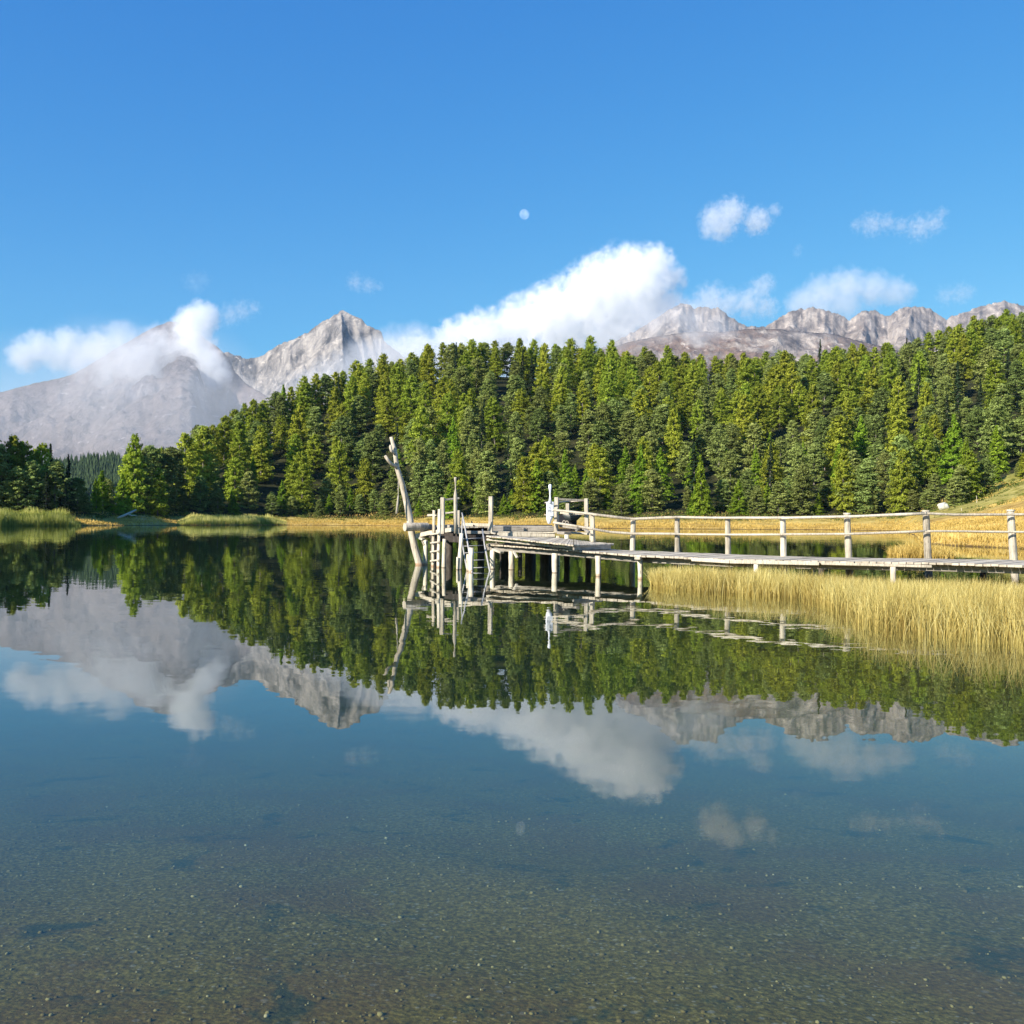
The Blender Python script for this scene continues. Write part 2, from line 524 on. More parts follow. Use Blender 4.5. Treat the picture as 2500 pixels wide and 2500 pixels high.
def ground_z(u, D):
    x = u2x(u)
    Ds, Df, zf, Dc, zc = shore_t(x), front_t(x), zfront_t(x), crest_t(x), zcrest(x)
    zb = bed_z(D, Ds, u)
    t1 = np.clip((D - Ds) / np.maximum(Df - Ds, 1), 0, 1)
    za = 0.0 + 0.42 * smooth((D - Ds) / 2.2) + (zf - 0.42) * (0.25 * t1 + 0.75 * t1 ** 2.2)
    t2 = np.clip((D - Df) / np.maximum(Dc - Df, 1), 0, 1)
    zh = zf + (zc - zf) * (0.75 * t2 + 0.25 * smooth(t2))
    zh = zh + 0 * D
    z3 = np.maximum(zc - np.maximum(D - Dc, 0) * 0.16, 3.0)
    z = np.where(D < Ds, zb, np.where(D < Df, za, np.where(D < Dc, zh, z3)))
    z = z + 0.25 * np.exp(-((x - 356) / 46.0) ** 2 - ((D - 258) / 9.0) ** 2) * (D > Ds)
    return z


def gz(X, Y):
    return float(ground_z(np.array(X / Y), np.array(float(Y))))


def build_ground():
    us = np.concatenate([np.linspace(-2.2, -0.62, 40), np.linspace(-0.6, 0.6, 420), np.linspace(0.63, 2.2, 60)])
    Ds = np.concatenate([[0.4, 1.2], np.geomspace(2.0, 60, 90), np.linspace(61, 330, 270), np.linspace(333, 560, 60), np.geomspace(580, 6380, 24)])
    U, DD = np.meshgrid(us, Ds)
    Z = ground_z(U, DD)
    X = U * DD
    Zn = np.zeros_like(Z)
    for i in range(Z.shape[0]):
        for j in range(Z.shape[1]):
            x, y = X[i, j], DD[i, j]
            if Z[i, j] < 0:
                Zn[i, j] = 0.05 * noise.noise(Vector((x * 0.9, y * 0.9, 0))) * min(1, -Z[i, j] * 2)
            else:
                a = min(1, Z[i, j] / 2.0)
                Zn[i, j] = a * (0.5 * noise.noise(Vector((x * 0.13, y * 0.13, 3))) + 1.6 * noise.noise(Vector((x * 0.03, y * 0.03, 5))) * min(1, Z[i, j] / 6)) + 0.1 * a * noise.noise(Vector((x * 0.8, y * 0.8, 9)))
    Z = Z + Zn
    nr, nc = Z.shape
    verts = np.stack([X, DD, Z], -1).reshape(-1, 3)
    idx = np.arange(nr * nc).reshape(nr, nc)
    faces = np.stack([idx[:-1, :-1], idx[:-1, 1:], idx[1:, 1:], idx[1:, :-1]], -1).reshape(-1, 4)
    x = u2x(U)
    Df = front_t(x)
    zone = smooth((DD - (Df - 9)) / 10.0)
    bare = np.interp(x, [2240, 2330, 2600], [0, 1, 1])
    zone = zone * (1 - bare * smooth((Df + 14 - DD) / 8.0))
    green = np.clip(smooth((DD - Df + 22) / 16.0) * 0.55 + np.interp(x, [2150, 2330], [0, 0.85]) * smooth((DD - 165) / 35.0), 0, 1)
    sand = np.exp(-((x - 352) / 34.0) ** 2 - ((DD - 255) / 10.0) ** 2) * 0.6
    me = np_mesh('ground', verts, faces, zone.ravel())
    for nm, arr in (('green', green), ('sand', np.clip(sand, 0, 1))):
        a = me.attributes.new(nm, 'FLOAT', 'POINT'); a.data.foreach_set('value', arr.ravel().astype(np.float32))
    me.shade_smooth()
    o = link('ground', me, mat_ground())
    tag(o, kind='structure')
    return o


ground = build_ground()
# the near shore the photographer stands on
sx_, sy_ = np.meshgrid(np.linspace(-60, 60, 121), np.linspace(0.46, -50, 60))
sz_ = -0.11 + (0.46 - sy_) * 0.06 + np.array([0.04 * noise.noise(Vector((a, b, 0))) for a, b in zip(sx_.ravel(), sy_.ravel())]).reshape(sx_.shape)
ii_ = np.arange(sx_.size).reshape(sx_.shape)
me = np_mesh('shore', np.stack([sx_, sy_, sz_], -1).reshape(-1, 3), np.stack([ii_[:-1, :-1], ii_[1:, :-1], ii_[1:, 1:], ii_[:-1, 1:]], -1).reshape(-1, 4))
tag(link('shore', me, ground.data.materials[0]), kind='structure')

# lake water: one closed body, its top is the surface
bm = bmesh.new()
bmesh.ops.create_cube(bm, size=1.0)
for v in bm.verts:
    v.co = Vector((v.co.x * 1900, 172 + v.co.y * 355, -2.75 + v.co.z * 5.5))
me = bpy.data.meshes.new('lake_water'); bm.to_mesh(me); bm.free()
tag(link('lake_water', me, mat_water()), kind='structure')


# ---------------------------------------------------------------- mountains
def mountain(name, skyline, D_foot, D_spine, mat, y_foot=1262, amp=60, spurs=(), res=(420, 190), seed=0, expo=1.0, nsc=1.0, label=None, jag=6.0, crag=1.0, wg=1.0):
    sx = [a for a, b in skyline]; sy = [b for a, b in skyline]
    xs = np.linspace(sx[0], sx[-1], res[0])
    vs_ = np.concatenate([np.linspace(0, 1.0, res[1]), 1.0 + np.linspace(0.008, 0.14, 14)])
    dsp = np.interp(xs, [a for a, b in D_spine], [b for a, b in D_spine]) if hasattr(D_spine, '__len__') else np.full_like(xs, D_spine)
    ysk = np.interp(xs, sx, sy); yhx = yh_np(xs)
    E = CAM_H + (yh_np(xs) - ysk) / 2500.0 * dsp
    verts = np.zeros((len(vs_), len(xs), 3))
    for i, v in enumerate(vs_):
        for j, x in enumerate(xs):
            D = D_foot + (dsp[j] - D_foot) * v
            X = (x - 1250) / 2500 * D
            if v <= 1: g = v ** expo
            else: g = max(0.0, 1 - (v - 1) * 7.1)
            p = Vector((X * 0.0016 * nsc, D * 0.0016 * nsc, seed))
            r1 = noise.ridged_multi_fractal(p, 0.9, 2.1, 7, 1.0, 2.0) - 1.1
            r2 = noise.fractal(p * 3.2, 0.8, 2.1, 6) if crag else 0
            wgt = min(1.0, v * 2.2) * min(1.0, 0.10 + abs(1 - v) * 3.2)
            r1 = min(0.0, r1 - 0.55)
            z = E[j] * g + amp * r1 * wgt + amp * 0.5 * crag * (r2 - 0.4) * min(1.0, v * 3) * min(1.0, 0.4 + abs(1 - v) * 6)
            z += jag * noise.noise(Vector((x * 0.11, v * 14, seed))) * min(1, v * 2)
            if spurs:
                A = spurs[0][2]
                env = min(1.0, max(0.0, 1 - v) * 9) * min(1.0, max(0.0, v - 0.25) * 3)
                best = 0.0
                wig = 8 * noise.noise(Vector((v * 8, seed, x * 0.006))) + 5 * noise.noise(Vector((v * 26, seed, x * 0.02 + 2))) + 2.5 * noise.noise(Vector((v * 80, seed, x * 0.05)))
                wig *= wg
                for (xt, xb, a, wl, wr) in spurs:
                    d = x - (xt + (xb - xt) * (1 - v)) - wig
                    best = max(best, a - A * (-d / wl if d < 0 else d / wr))
                z += (best - A) * env
            if v <= 1:
                lim = CAM_H + (yhx[j] - ysk[j] + jag * 0.34 * noise.fractal(Vector((x * 0.07, seed, v * 30)), 0.7, 2.2, 5)) / 2500.0 * D
                if z > lim - 25: z = lim - 25 * math.exp(-(z - lim + 25) / 25)
                if v > 0.995: z = max(z, lim - 4)
            verts[i, j] = (X, D, max(z, -2.0) if v > 0 else -1.0)
    nr, nc = len(vs_), len(xs)
    idx = np.arange(nr * nc).reshape(nr, nc)
    faces = np.stack([idx[:-1, :-1], idx[:-1, 1:], idx[1:, 1:], idx[1:, :-1]], -1).reshape(-1, 4)
    me = np_mesh(name, verts.reshape(-1, 3), faces)
    me.shade_smooth() if amp < 10 else None
    o = link(name, me, mat)
    tag(o, label, kind='structure')
    return o


M_ROCK_PEAK = mat_rock('peak_rock', (0.07, 0.065, 0.062), (0.24, 0.215, 0.195), (0.46, 0.41, 0.36), (0.22, 0.18, 0.14), 0.05)
M_ROCK_LEFT = mat_rock('alpine_slope', (0.075, 0.066, 0.075), (0.15, 0.128, 0.138), (0.36, 0.32, 0.31), (0.125, 0.10, 0.095), 0.42)
M_ROCK_RIGHT = mat_rock('pale_range_rock', (0.11, 0.092, 0.085), (0.25, 0.21, 0.185), (0.48, 0.41, 0.35), (0.155, 0.105, 0.08), 0.30)

mountain('mountain_massif',
         [(-900, 1120), (-500, 1060), (-200, 1000), (0, 955), (78, 934), (124, 925), (168, 913), (197, 899), (260, 860), (323, 822), (362, 801), (404, 783), (430, 784), (470, 800),
          (501, 828), (530, 846), (556, 872), (570, 905), (600, 935), (650, 965), (700, 988), (760, 1012), (850, 1050), (1000, 1100), (1200, 1160)],
         2700, [(-900, 4600), (0, 4700), (404, 5100), (500, 5000), (570, 4500), (700, 4100), (1200, 3700)], M_ROCK_LEFT,
         amp=50, nsc=1.7, spurs=((494, 440, 230, 520, 62), (392, 280, 212, 520, 330), (230, 60, 205, 500, 420), (40, -160, 200, 500, 420), (-200, -420, 190, 500, 400), (590, 560, 150, 60, 200), (700, 740, 120, 150, 300)), seed=2.3, expo=0.92)
mountain('mountain_peak',
         [(380, 860), (480, 850), (562, 861), (591, 872), (614, 874), (640, 865), (672, 841), (690, 834), (707, 830), (748, 810), (780, 784), (806, 772), (828, 756.5), (849, 761), (875, 775), (893, 791), (928, 809),
          (934, 830), (960, 850), (1010, 890), (1100, 960), (1250, 1050)],
         4700, [(380, 6100), (620, 6200), (690, 6000), (828, 5900), (930, 5800), (1250, 5600)], M_ROCK_PEAK,
         amp=46, spurs=((829, 850, 400, 560, 60), (684, 716, 300, 160, 36), (762, 756, 318, 90, 70), (716, 690, 285, 90, 70), (795, 812, 350, 70, 70), (640, 600, 250, 150, 100), (862, 1090, 300, 16, 90), (896, 1130, 285, 26, 90), (560, 500, 230, 200, 200)),
         seed=7.7, expo=0.8, res=(620, 250), nsc=2.2, jag=12, wg=0.22)
mountain('mountain_range',
         [(1380, 900), (1480, 842), (1560, 800), (1610, 768), (1650, 742), (1665, 737), (1693, 748), (1751, 749), (1770, 764), (1801, 784), (1821, 795), (1867, 795), (1898, 776), (1930, 757), (1985, 748), (2038, 762),
          (2073, 780), (2100, 759), (2135, 755), (2166, 772), (2182, 760), (2209, 745), (2240, 747), (2271, 751), (2310, 780), (2325, 768), (2360, 760), (2388, 747), (2420, 738), (2451, 733), (2500, 744), (2620, 730), (2760, 800)],
         3900, 6100, M_ROCK_RIGHT, amp=60,
         spurs=((1664, 1600, 220, 260, 90), (1760, 1720, 190, 120, 80), (1930, 1880, 190, 160, 90), (2010, 1990, 170, 80, 70), (2108, 2060, 200, 110, 62), (2222, 2180, 215, 130, 70), (2300, 2290, 160, 60, 60), (2380, 2350, 190, 110, 90), (2451, 2440, 210, 100, 120), (1480, 1420, 150, 200, 120)),
         seed=4.1, expo=0.85, res=(680, 210), nsc=2.0, jag=14, wg=0.7)
mountain('mountain_foothill',
         [(1300, 930), (1440, 860), (1540, 830), (1640, 812), (1700, 806), (1760, 808), (1830, 800), (1900, 800), (1960, 808), (2030, 812), (2100, 830), (2180, 850), (2300, 890), (2600, 960)],
         2900, 4600, M_ROCK_RIGHT, amp=45, seed=9.4, expo=0.9, res=(360, 150), nsc=1.6, jag=4, spurs=())


# far wooded hill, blue with distance
def far_hill():
    sk = [(-300, 1150), (0, 1132), (100, 1124), (181, 1116), (220, 1109), (260, 1107), (308, 1103), (420, 1098), (600, 1110), (900, 1180)]
    hx = [a for a, b in sk]; hy = [b for a, b in sk]
    n = NT('far_forest_floor'); n.principled((0.02, 0.03, 0.018), 0.95, None, 0.05)
    xs = np.linspace(-300, 900, 90); vs_ = np.linspace(0, 1.3, 40)
    Df, Dc = 1050.0, 1500.0

    def hz(x, v):
        E = CAM_H + (yh_np(x) - np.interp(x, hx, hy)) / 2500 * Dc - 14
        g = v if v <= 1 else 1 - (v - 1) * 0.8
        return E * g
    verts = []
    for v in vs_:
        for x in xs:
            D = Df + (Dc - Df) * v
            verts.append(((x - 1250) / 2500 * D, D, float(hz(x, v)) + 2 * noise.noise(Vector((x * 0.03, v * 9, 0)))))
    nr, nc = len(vs_), len(xs)
    idx = np.arange(nr * nc).reshape(nr, nc)
    faces = np.stack([idx[:-1, :-1], idx[:-1, 1:], idx[1:, 1:], idx[1:, :-1]], -1).reshape(-1, 4)
    tag(link('hill', np_mesh('hill', verts, faces), n.m), kind='structure')
    rng = np.random.default_rng(5)
    V, Fc, T = [], [], []
    for k in range(4200):
        x = rng.uniform(-80, 560); v = rng.uniform(0.25, 1.03)
        D = Df + (Dc - Df) * v
        X = (x - 1250) / 2500 * D; z = float(hz(x, v))
        h = rng.uniform(11, 21); r = h * rng.uniform(0.13, 0.2)
        t = rng.random()
        a0 = rng.uniform(0, 6.28)
        for tier, (zb, zt, rr) in enumerate(((0.08, 0.62, 1.0), (0.36, 0.84, 0.72), (0.62, 1.0, 0.45))):
            b = len(V)
            V.append((X, D, z + h * zt)); T.append(t)
            for q in range(6):
                a = a0 + q * 1.047 + tier * 0.5
                q2 = r * rr * rng.uniform(0.7, 1.2)
                V.append((X + math.cos(a) * q2, D + math.sin(a) * q2, z + h * (zb + rng.uniform(-0.03, 0.03)))); T.append(t)
            for q in range(6):
                Fc.append((b, b + 1 + q, b + 1 + (q + 1) % 6))
    o = link('distant_forest', np_mesh('distant_forest', V, Fc, T), mat_foliage('far_conifers', [(0.02, 0.035, 0.016), (0.045, 0.07, 0.03), (0.07, 0.10, 0.04)], 0.1, 0.1, 0))
    tag(o, 'distant blue-green conifer wood on the low hill behind the gap in the shore trees', 'forest', kind='stuff')


far_hill()


# ---------------------------------------------------------------- trees
def cards(c, nrm, w, h, rng, taper=0.45, up_bias=None):
    """leaf-sized kites at centres c facing nrm"""
    n = len(c)
    nrm = nrm / (np.linalg.norm(nrm, axis=1, keepdims=True) + 1e-9)
    r = rng.normal(size=(n, 3))
    if up_bias is not None: r = r * 0.6 + up_bias
    t = r - nrm * np.sum(r * nrm, 1, keepdims=True)
    t /= (np.linalg.norm(t, axis=1, keepdims=True) + 1e-9)
    b = np.cross(nrm, t)
    w = np.asarray(w).reshape(-1, 1); h = np.asarray(h).reshape(-1, 1)
    v = np.stack([c - t * h * 0.5 - b * w * 0.25, c - t * h * 0.1 + b * w * 0.5, c + t * h * 0.5, c - t * h * 0.05 - b * w * 0.5], 1).reshape(-1, 3)
    f = np.arange(n * 4).reshape(n, 4)
    return v, f


def crown(kind, seed):
    rng = np.random.default_rng(seed)
    Cn, Nn, Wd, Hh, T = [], [], [], [], []
    UP = []
    if kind == 'larch' or kind == 'cone_larch':
        H = 18.0
        young = kind == 'cone_larch'
        nb = 230 if young else 210
        Rm = 4.3 if young else rng.uniform(4.4, 5.4)
        skew = rng.uniform(-0.4, 0.4, 2)
        for k in range(nb):
            t0 = 0.03 if young else 0.08
            t = t0 + (0.985 - t0) * (k + rng.random()) / nb
            pr = (1 - t) ** 0.85 * 1.12 if young else min(1.0, (1 - t) ** 0.52 * 1.12) * (0.65 + 0.35 * min(1, max(0, t - 0.06) / 0.2))
            L = max(0.35, Rm * pr * rng.uniform(0.55, 1.15))
            az = rng.uniform(0, 2 * math.pi)
            rise = rng.uniform(-0.25, 0.15) + 0.55 * t
            d = np.array([math.cos(az), math.sin(az), rise])
            base = np.array([skew[0] * t, skew[1] * t, H * t - 0.3])
            m = int(10 + 44 * min(1.0, L / 3.6))
            s = rng.uniform(0.18, 1.0, m) ** 0.8
            pts = base + d * (s * L)[:, None]
            pts[:, 2] += -0.16 * (s * L) ** 1.5 * (1 - t) + rng.normal(0, 0.20, m)
            side = np.array([-math.sin(az), math.cos(az), 0])
            pts += side * rng.normal(0, 0.13 * L * 0.75, m)[:, None] * (0.3 + s[:, None] * 0.8)
            nr = np.array([d[0] * 0.7, d[1] * 0.7, 0.7]) + rng.normal(0, 0.55, (m, 3))
            Cn.append(pts); Nn.append(nr)
            Wd.append(rng.uniform(0.22, 0.42, m)); Hh.append(rng.uniform(0.35, 0.8, m))
            T.append(np.clip(rng.normal(0.5, 0.2, m) + rng.normal(0, 0.15) + (s - 0.6) * 0.25, 0, 1))
    elif kind == 'pine':
        H = 16.0
        Rm = rng.uniform(3.9, 4.8)
        nb = 150
        for k in range(nb):
            t = 0.05 + 0.93 * (k + rng.random()) / nb
            pr = (1 - max(0, (t - 0.15) / 0.85) ** 1.9) ** 0.75 * (0.7 + 0.3 * min(1, t / 0.3))
            L = max(0.5, Rm * pr * rng.uniform(0.6, 1.15))
            az = rng.uniform(0, 2 * math.pi)
            d = np.array([math.cos(az), math.sin(az), rng.uniform(-0.1, 0.25) + 0.5 * t])
            base = np.array([0, 0, H * t - 0.5])
            tone = rng.normal(0, 0.14)
            for q in range(5):
                s = rng.uniform(0.45, 1.0)
                cc = base + d * L * s + rng.normal(0, 0.28, 3)
                m = 17
                off = rng.normal(0, 1, (m, 3)); off /= np.linalg.norm(off, axis=1, keepdims=True)
                off[:, 2] = np.abs(off[:, 2]) * 0.9 - 0.2
                rr = rng.uniform(0.45, 0.78)
                pts = cc + off * rr * np.array([1.1, 1.1, 0.7])
                Cn.append(pts); Nn.append(off * 0.8 + np.array([0, 0, 0.5]) + rng.normal(0, 0.35, (m, 3)))
                Wd.append(rng.uniform(0.20, 0.36, m)); Hh.append(rng.uniform(0.4, 0.75, m))
                T.append(np.clip(rng.normal(0.45, 0.16, m) + tone + off[:, 2] * 0.25, 0, 1))
    else:
        H = 19.0
        nb = 170
        for k in range(nb):
            t = 0.04 + 0.945 * (k + rng.random()) / nb
            L = max(0.2, 2.8 * (1 - t) ** 0.9 * rng.uniform(0.75, 1.15))
            az = rng.uniform(0, 2 * math.pi)
            d = np.array([math.cos(az), math.sin(az), 0.12])
            base = np.array([0, 0, H * t])
            m = int(6 + 20 * L / 2.3)
            s = rng.uniform(0.12, 1, m)
            pts = base + d * (s * L)[:, None]
            pts[:, 2] += -0.22 * (s * L) ** 1.4 + rng.normal(0, 0.12, m)
            side = np.array([-math.sin(az), math.cos(az), 0])
            pts += side * rng.normal(0, 0.17 * L, m)[:, None] * s[:, None]
            Cn.append(pts); Nn.append(np.array([d[0] * 0.6, d[1] * 0.6, 0.8]) + rng.normal(0, 0.4, (m, 3)))
            Wd.append(rng.uniform(0.22, 0.4, m)); Hh.append(rng.uniform(0.4, 0.8, m))
            T.append(np.clip(rng.normal(0.45, 0.2, m), 0, 1))
    c = np.concatenate(Cn); nn = np.concatenate(Nn)
    v, f = cards(c, nn, np.concatenate(Wd), np.concatenate(Hh), rng)
    return np_mesh(kind + '_crown', v, f, np.repeat(np.concatenate(T), 4)), H


def trunk_mesh(kind, H, seed):
    rng = random.Random(seed)
    mb = MB()
    bend = rng.uniform(-0.25, 0.25)
    pts = [(bend * math.sin(k / 7 * 3), 0, H * 0.97 * k / 8 - (0.8 if k == 0 else 0)) for k in range(9)]
    r0 = 0.26 if kind != 'spruce' else 0.22
    mb.tube(pts, [r0 * (1 - 0.9 * k / 8) for k in range(9)], 7, 0.5)
    for k in range(11 if kind == 'pine' else 7):          # bare limbs low on the stem
        z = H * rng.uniform(0.05, 0.5); a = rng.uniform(0, 6.28); L = rng.uniform(0.8, 2.0)
        e = Vector((math.cos(a) * L, math.sin(a) * L, z + rng.uniform(-0.4, 0.5)))
        mb.tube([(0, 0, z), e * 0.5 + Vector((0, 0, z * 0.5 + 0.1)), e], [0.05, 0.035, 0.012], 4, 0.4)
    bmesh.ops.recalc_face_normals(mb.bm, faces=mb.bm.faces)
    me = bpy.data.meshes.new(kind + '_trunk'); mb.bm.to_mesh(me); mb.bm.free()
    me.materials.append(M_BARK)
    return me


PROTO = {}
for kind, mat, num in (('larch', M_LARCH, 5), ('cone_larch', M_LARCHG, 3), ('pine', M_PINE, 5), ('spruce', M_SPRUCE, 3)):
    PROTO[kind] = []
    for q in range(num):
        me, H = crown(kind, 100 + q * 7 + len(kind))
        me.materials.append(mat)
        PROTO[kind].append((me, trunk_mesh(kind, H, q + 5), H))

NAME = {'larch': 'larch_tree', 'cone_larch': 'larch_tree', 'pine': 'stone_pine', 'spruce': 'spruce_tree'}
CAT = {'larch': 'larch', 'cone_larch': 'larch', 'pine': 'stone pine', 'spruce': 'spruce'}
LOOK = {'larch': 'olive-green feathery larch', 'cone_larch': 'bright green conical larch', 'pine': 'dark tufted stone pine', 'spruce': 'blackish narrow spruce'}
ZONES = [(-9999, 0, 'left of the green reeds'), (0, 195, 'in the shaded grove behind the green reeds'), (195, 300, 'in the gap between grove and hill'), (300, 450, 'above the fallen log'), (450, 620, 'above the second reed strip'),
         (620, 780, 'below the pointed peak'), (780, 930, 'just left of the leaning bare trunk'), (930, 1080, 'behind the leaning bare trunk'), (1080, 1190, 'behind the carved gate post'),
         (1190, 1310, 'between square post and lifebuoy board'), (1310, 1460, 'behind the white lifebuoy board'), (1460, 1600, 'above the first rail post'), (1600, 1720, 'above the second rail post'),
         (1720, 1850, 'above the third rail post'), (1850, 2000, 'above the fourth rail post'), (2000, 2150, 'above the fifth rail post'), (2150, 2300, 'left of the pale boulder'), (2300, 2400, 'right of the pale boulder'),
         (2400, 2620, 'at the right edge slope'), (2620, 99999, 'beyond the right edge slope')]
TREES = []     # (kind, x_px, X, Y, zground, height, row)


def add_tree(kind, X, Y, h, row, z=None):
    if z is None: z = gz(X, Y)
    TREES.append(dict(kind=kind, X=X, Y=Y, z=z, h=h, row=row, x=u2x(X / Y)))


def add_px(kind, x, ytop, D, row, lift=0.0):
    """tree whose tip is seen at photo pixel (x, ytop), standing at depth D"""
    p = P(x, ytop, D)
    z = gz(p.x, p.y)
    add_tree(kind, p.x, p.y, max(4.0, p.z - z), row, z)


rnd = random.Random(11)
# the shaded grove on the left and the edge of the gap
for kind, x, y, D in (('pine', -20, 1060, 232), ('larch', 30, 1062, 236), ('larch', 62, 1078, 240), ('pine', 5, 1085, 226), ('larch', 100, 1083, 238), ('spruce', 124, 1082, 244), ('pine', 80, 1120, 228),
                      ('pine', 136, 1125, 232), ('spruce', 170, 1108, 238), ('spruce', 155, 1140, 232), ('spruce', 112, 1150, 227), ('pine', 45, 1140, 226), ('pine', 190, 1165, 240), ('larch', -45, 1070, 240),
                      ('pine', -75, 1060, 236), ('spruce', 18, 1120, 229), ('spruce', 60, 1165, 226), ('spruce', 160, 1175, 230), ('pine', -50, 1120, 226), ('spruce', 90, 1168, 228), ('spruce', 25, 1165, 228)):  # low spruces put in for their dark colour, standing in for shade
    add_px(kind, x, y, D, 'in the grove')
for kind, x, y, D in (('cone_larch', 252, 1147, 262), ('cone_larch', 236, 1168, 256), ('pine', 262, 1168, 268), ('pine', 206, 1205, 246), ('pine', 272, 1210, 266),
                      ('larch', 328, 1058, 268), ('larch', 322, 1092, 272), ('cone_larch', 302, 1155, 258), ('pine', 345, 1100, 276), ('pine', 374, 1087, 284), ('larch', 395, 1092, 292), ('pine', 402, 1100, 288),
                      ('larch', 386, 1142, 272), ('pine', 420, 1090, 300), ('larch', 455, 1058, 318), ('pine', 490, 1040, 340)):
    add_px(kind, x, y, D, 'at the lake edge')
# trees beyond the left edge that shade the grove
for k in range(14):
    x = rnd.uniform(-190, -45); D = rnd.uniform(221, 238)
    X = (x - 1250) / 2500 * D
    add_tree(rnd.choice(['pine', 'spruce']), X, D, rnd.uniform(22, 27), 'beyond the frame', None)
# skyline of the wooded hill
for kind, x, y in (('pine', 485, 1041), ('larch', 520, 1036), ('larch', 548, 1015), ('larch', 574, 996), ('larch', 600, 985), ('larch', 618, 975), ('larch', 645, 975), ('spruce', 672, 961), ('cone_larch', 691, 939), ('larch', 712, 944),
                   ('larch', 740, 920), ('larch', 771, 913), ('pine', 795, 912), ('larch', 815, 908), ('larch', 838, 905), ('larch', 868, 897), ('larch', 899, 876), ('larch', 932, 881), ('pine', 958, 882), ('larch', 980, 876), ('larch', 1008, 862),
                   ('larch', 1041, 839), ('larch', 1083, 836), ('larch', 1125, 835), ('larch', 1153, 827), ('pine', 1185, 838), ('larch', 1209, 829), ('pine', 1238, 838), ('larch', 1267, 824), ('larch', 1302, 829), ('spruce', 1331, 838),
                   ('pine', 1362, 846), ('larch', 1395, 828), ('spruce', 1439, 827), ('larch', 1465, 850), ('larch', 1488, 846), ('larch', 1530, 858), ('larch', 1572, 848), ('pine', 1614, 882), ('larch', 1640, 872), ('larch', 1670, 857),
                   ('larch', 1712, 866), ('larch', 1745, 868), ('larch', 1782, 862), ('pine', 1822, 874), ('larch', 1870, 858), ('pine', 1915, 886), ('pine', 1950, 880), ('larch', 1975, 868), ('spruce', 2002, 829), ('larch', 2040, 858),
                   ('larch', 2081, 840), ('pine', 2108, 852), ('larch', 2134, 847), ('larch', 2170, 838), ('spruce', 2213, 822), ('pine', 2240, 824), ('larch', 2266, 809), ('larch', 2295, 806), ('larch', 2319, 795), ('larch', 2345, 790),
                   ('spruce', 2372, 779), ('larch', 2396, 778), ('pine', 2420, 770), ('larch', 2447, 772), ('larch', 2473, 764), ('pine', 2500, 762)):
    D = float(crest_t(x)) + rnd.uniform(-6, 4)
    add_px(kind, x, y + rnd.uniform(-2, 2), D, 'on the skyline')
# fill the slope
pts = [(t['X'], t['Y']) for t in TREES]


def free(X, Y, dmin):
    return all((X - a) ** 2 + (Y - b) ** 2 > dmin * dmin for a, b in pts)


tries = 0; added = 0
while tries < 30000 and added < 385:
    tries += 1
    x = rnd.uniform(400, 2620)
    Df, Dc = float(front_t(x)), float(crest_t(x))
    t = rnd.random() ** 1.05
    D = Df + 2 + t * (Dc - Df - 8)
    if x < 520 and D > Dc - 20: continue
    if x > 2290 and D < Df + 8 + (x - 2290) * 0.09 and rnd.random() < 0.96: continue
    X = (x - 1250) / 2500 * D
    if not free(X, D, 7.6 if t < 0.12 else 9.0): continue
    r = rnd.random()
    ns = noise.noise(Vector((X * 0.02, D * 0.02, 1.0)))
    pine_p = 0.44 + ns * 0.8 + (0.12 if t < 0.35 else -0.06)
    if r < 0.06: kind = 'spruce'
    elif r < 0.05 + pine_p: kind = 'pine'
    elif t < 0.30 and rnd.random() < 0.40: kind = 'cone_larch'
    else: kind = 'larch'
    h = {'larch': rnd.uniform(12.5, 22.5), 'cone_larch': rnd.uniform(8, 17), 'pine': rnd.uniform(9.5, 18.5), 'spruce': rnd.uniform(11, 20)}[kind]
    if t < 0.04: h *= rnd.uniform(0.55, 0.95)
    row = 'at the foot of the wood' if t < 0.13 else 'low on the slope' if t < 0.42 else 'high on the slope'
    add_tree(kind, X, D, h, row); pts.append((X, D)); added += 1
# lower crowns that close the crest between the skyline trees
cnt = 0; tries = 0
while cnt < 52 and tries < 4000:
    tries += 1
    x = rnd.uniform(520, 2540); D = float(crest_t(x)) + rnd.uniform(-9, 9)
    X = (x - 1250) / 2500 * D
    if not free(X, D, 4.6): continue
    add_px('pine' if rnd.random() < 0.62 else 'larch', x, float(sky_t(x)) + rnd.uniform(6, 22), D, 'just under the skyline'); pts.append((X, D)); cnt += 1
cnt = 0
while cnt < 46:
    x = rnd.uniform(420, 2280); Df = float(front_t(x)); D = Df + rnd.uniform(-1, 9)
    X = (x - 1250) / 2500 * D
    if not free(X, D, 4.2): continue
    add_tree('pine' if rnd.random() < 0.72 else 'cone_larch', X, D, rnd.uniform(4.5, 9.5), 'at the foot of the wood'); pts.append((X, D)); cnt += 1
for kind, x, y, D in (('pine', 2345, 1135, 243), ('larch', 2362, 1098, 246), ('pine', 2404, 1120, 250), ('pine', 2330, 1165, 240), ('larch', 2500, 1105, 252), ('pine', 2515, 1150, 244), ('cone_larch', 2432, 1128, 262)):
    add_px(kind, x, y, D, 'at the foot of the wood')
# named trees that catch the eye at the shore
for kind, x, y, D in (('cone_larch', 1312, 1120, 288), ('cone_larch', 1713, 1108, 272), ('cone_larch', 1100, 1180, 290), ('pine', 1960, 1130, 268), ('larch', 2200, 1095, 262), ('cone_larch', 2325, 1010, 276), ('pine', 2390, 1125, 268),
                      ('cone_larch', 1430, 1145, 284), ('pine', 1340, 1150, 290), ('cone_larch', 1560, 1085, 286), ('pine', 1185, 1150, 290), ('larch', 2060, 1100, 268), ('pine', 2120, 1120, 266), ('pine', 2488, 1150, 262)):
    add_px(kind, x, y, D, 'at the foot of the wood')

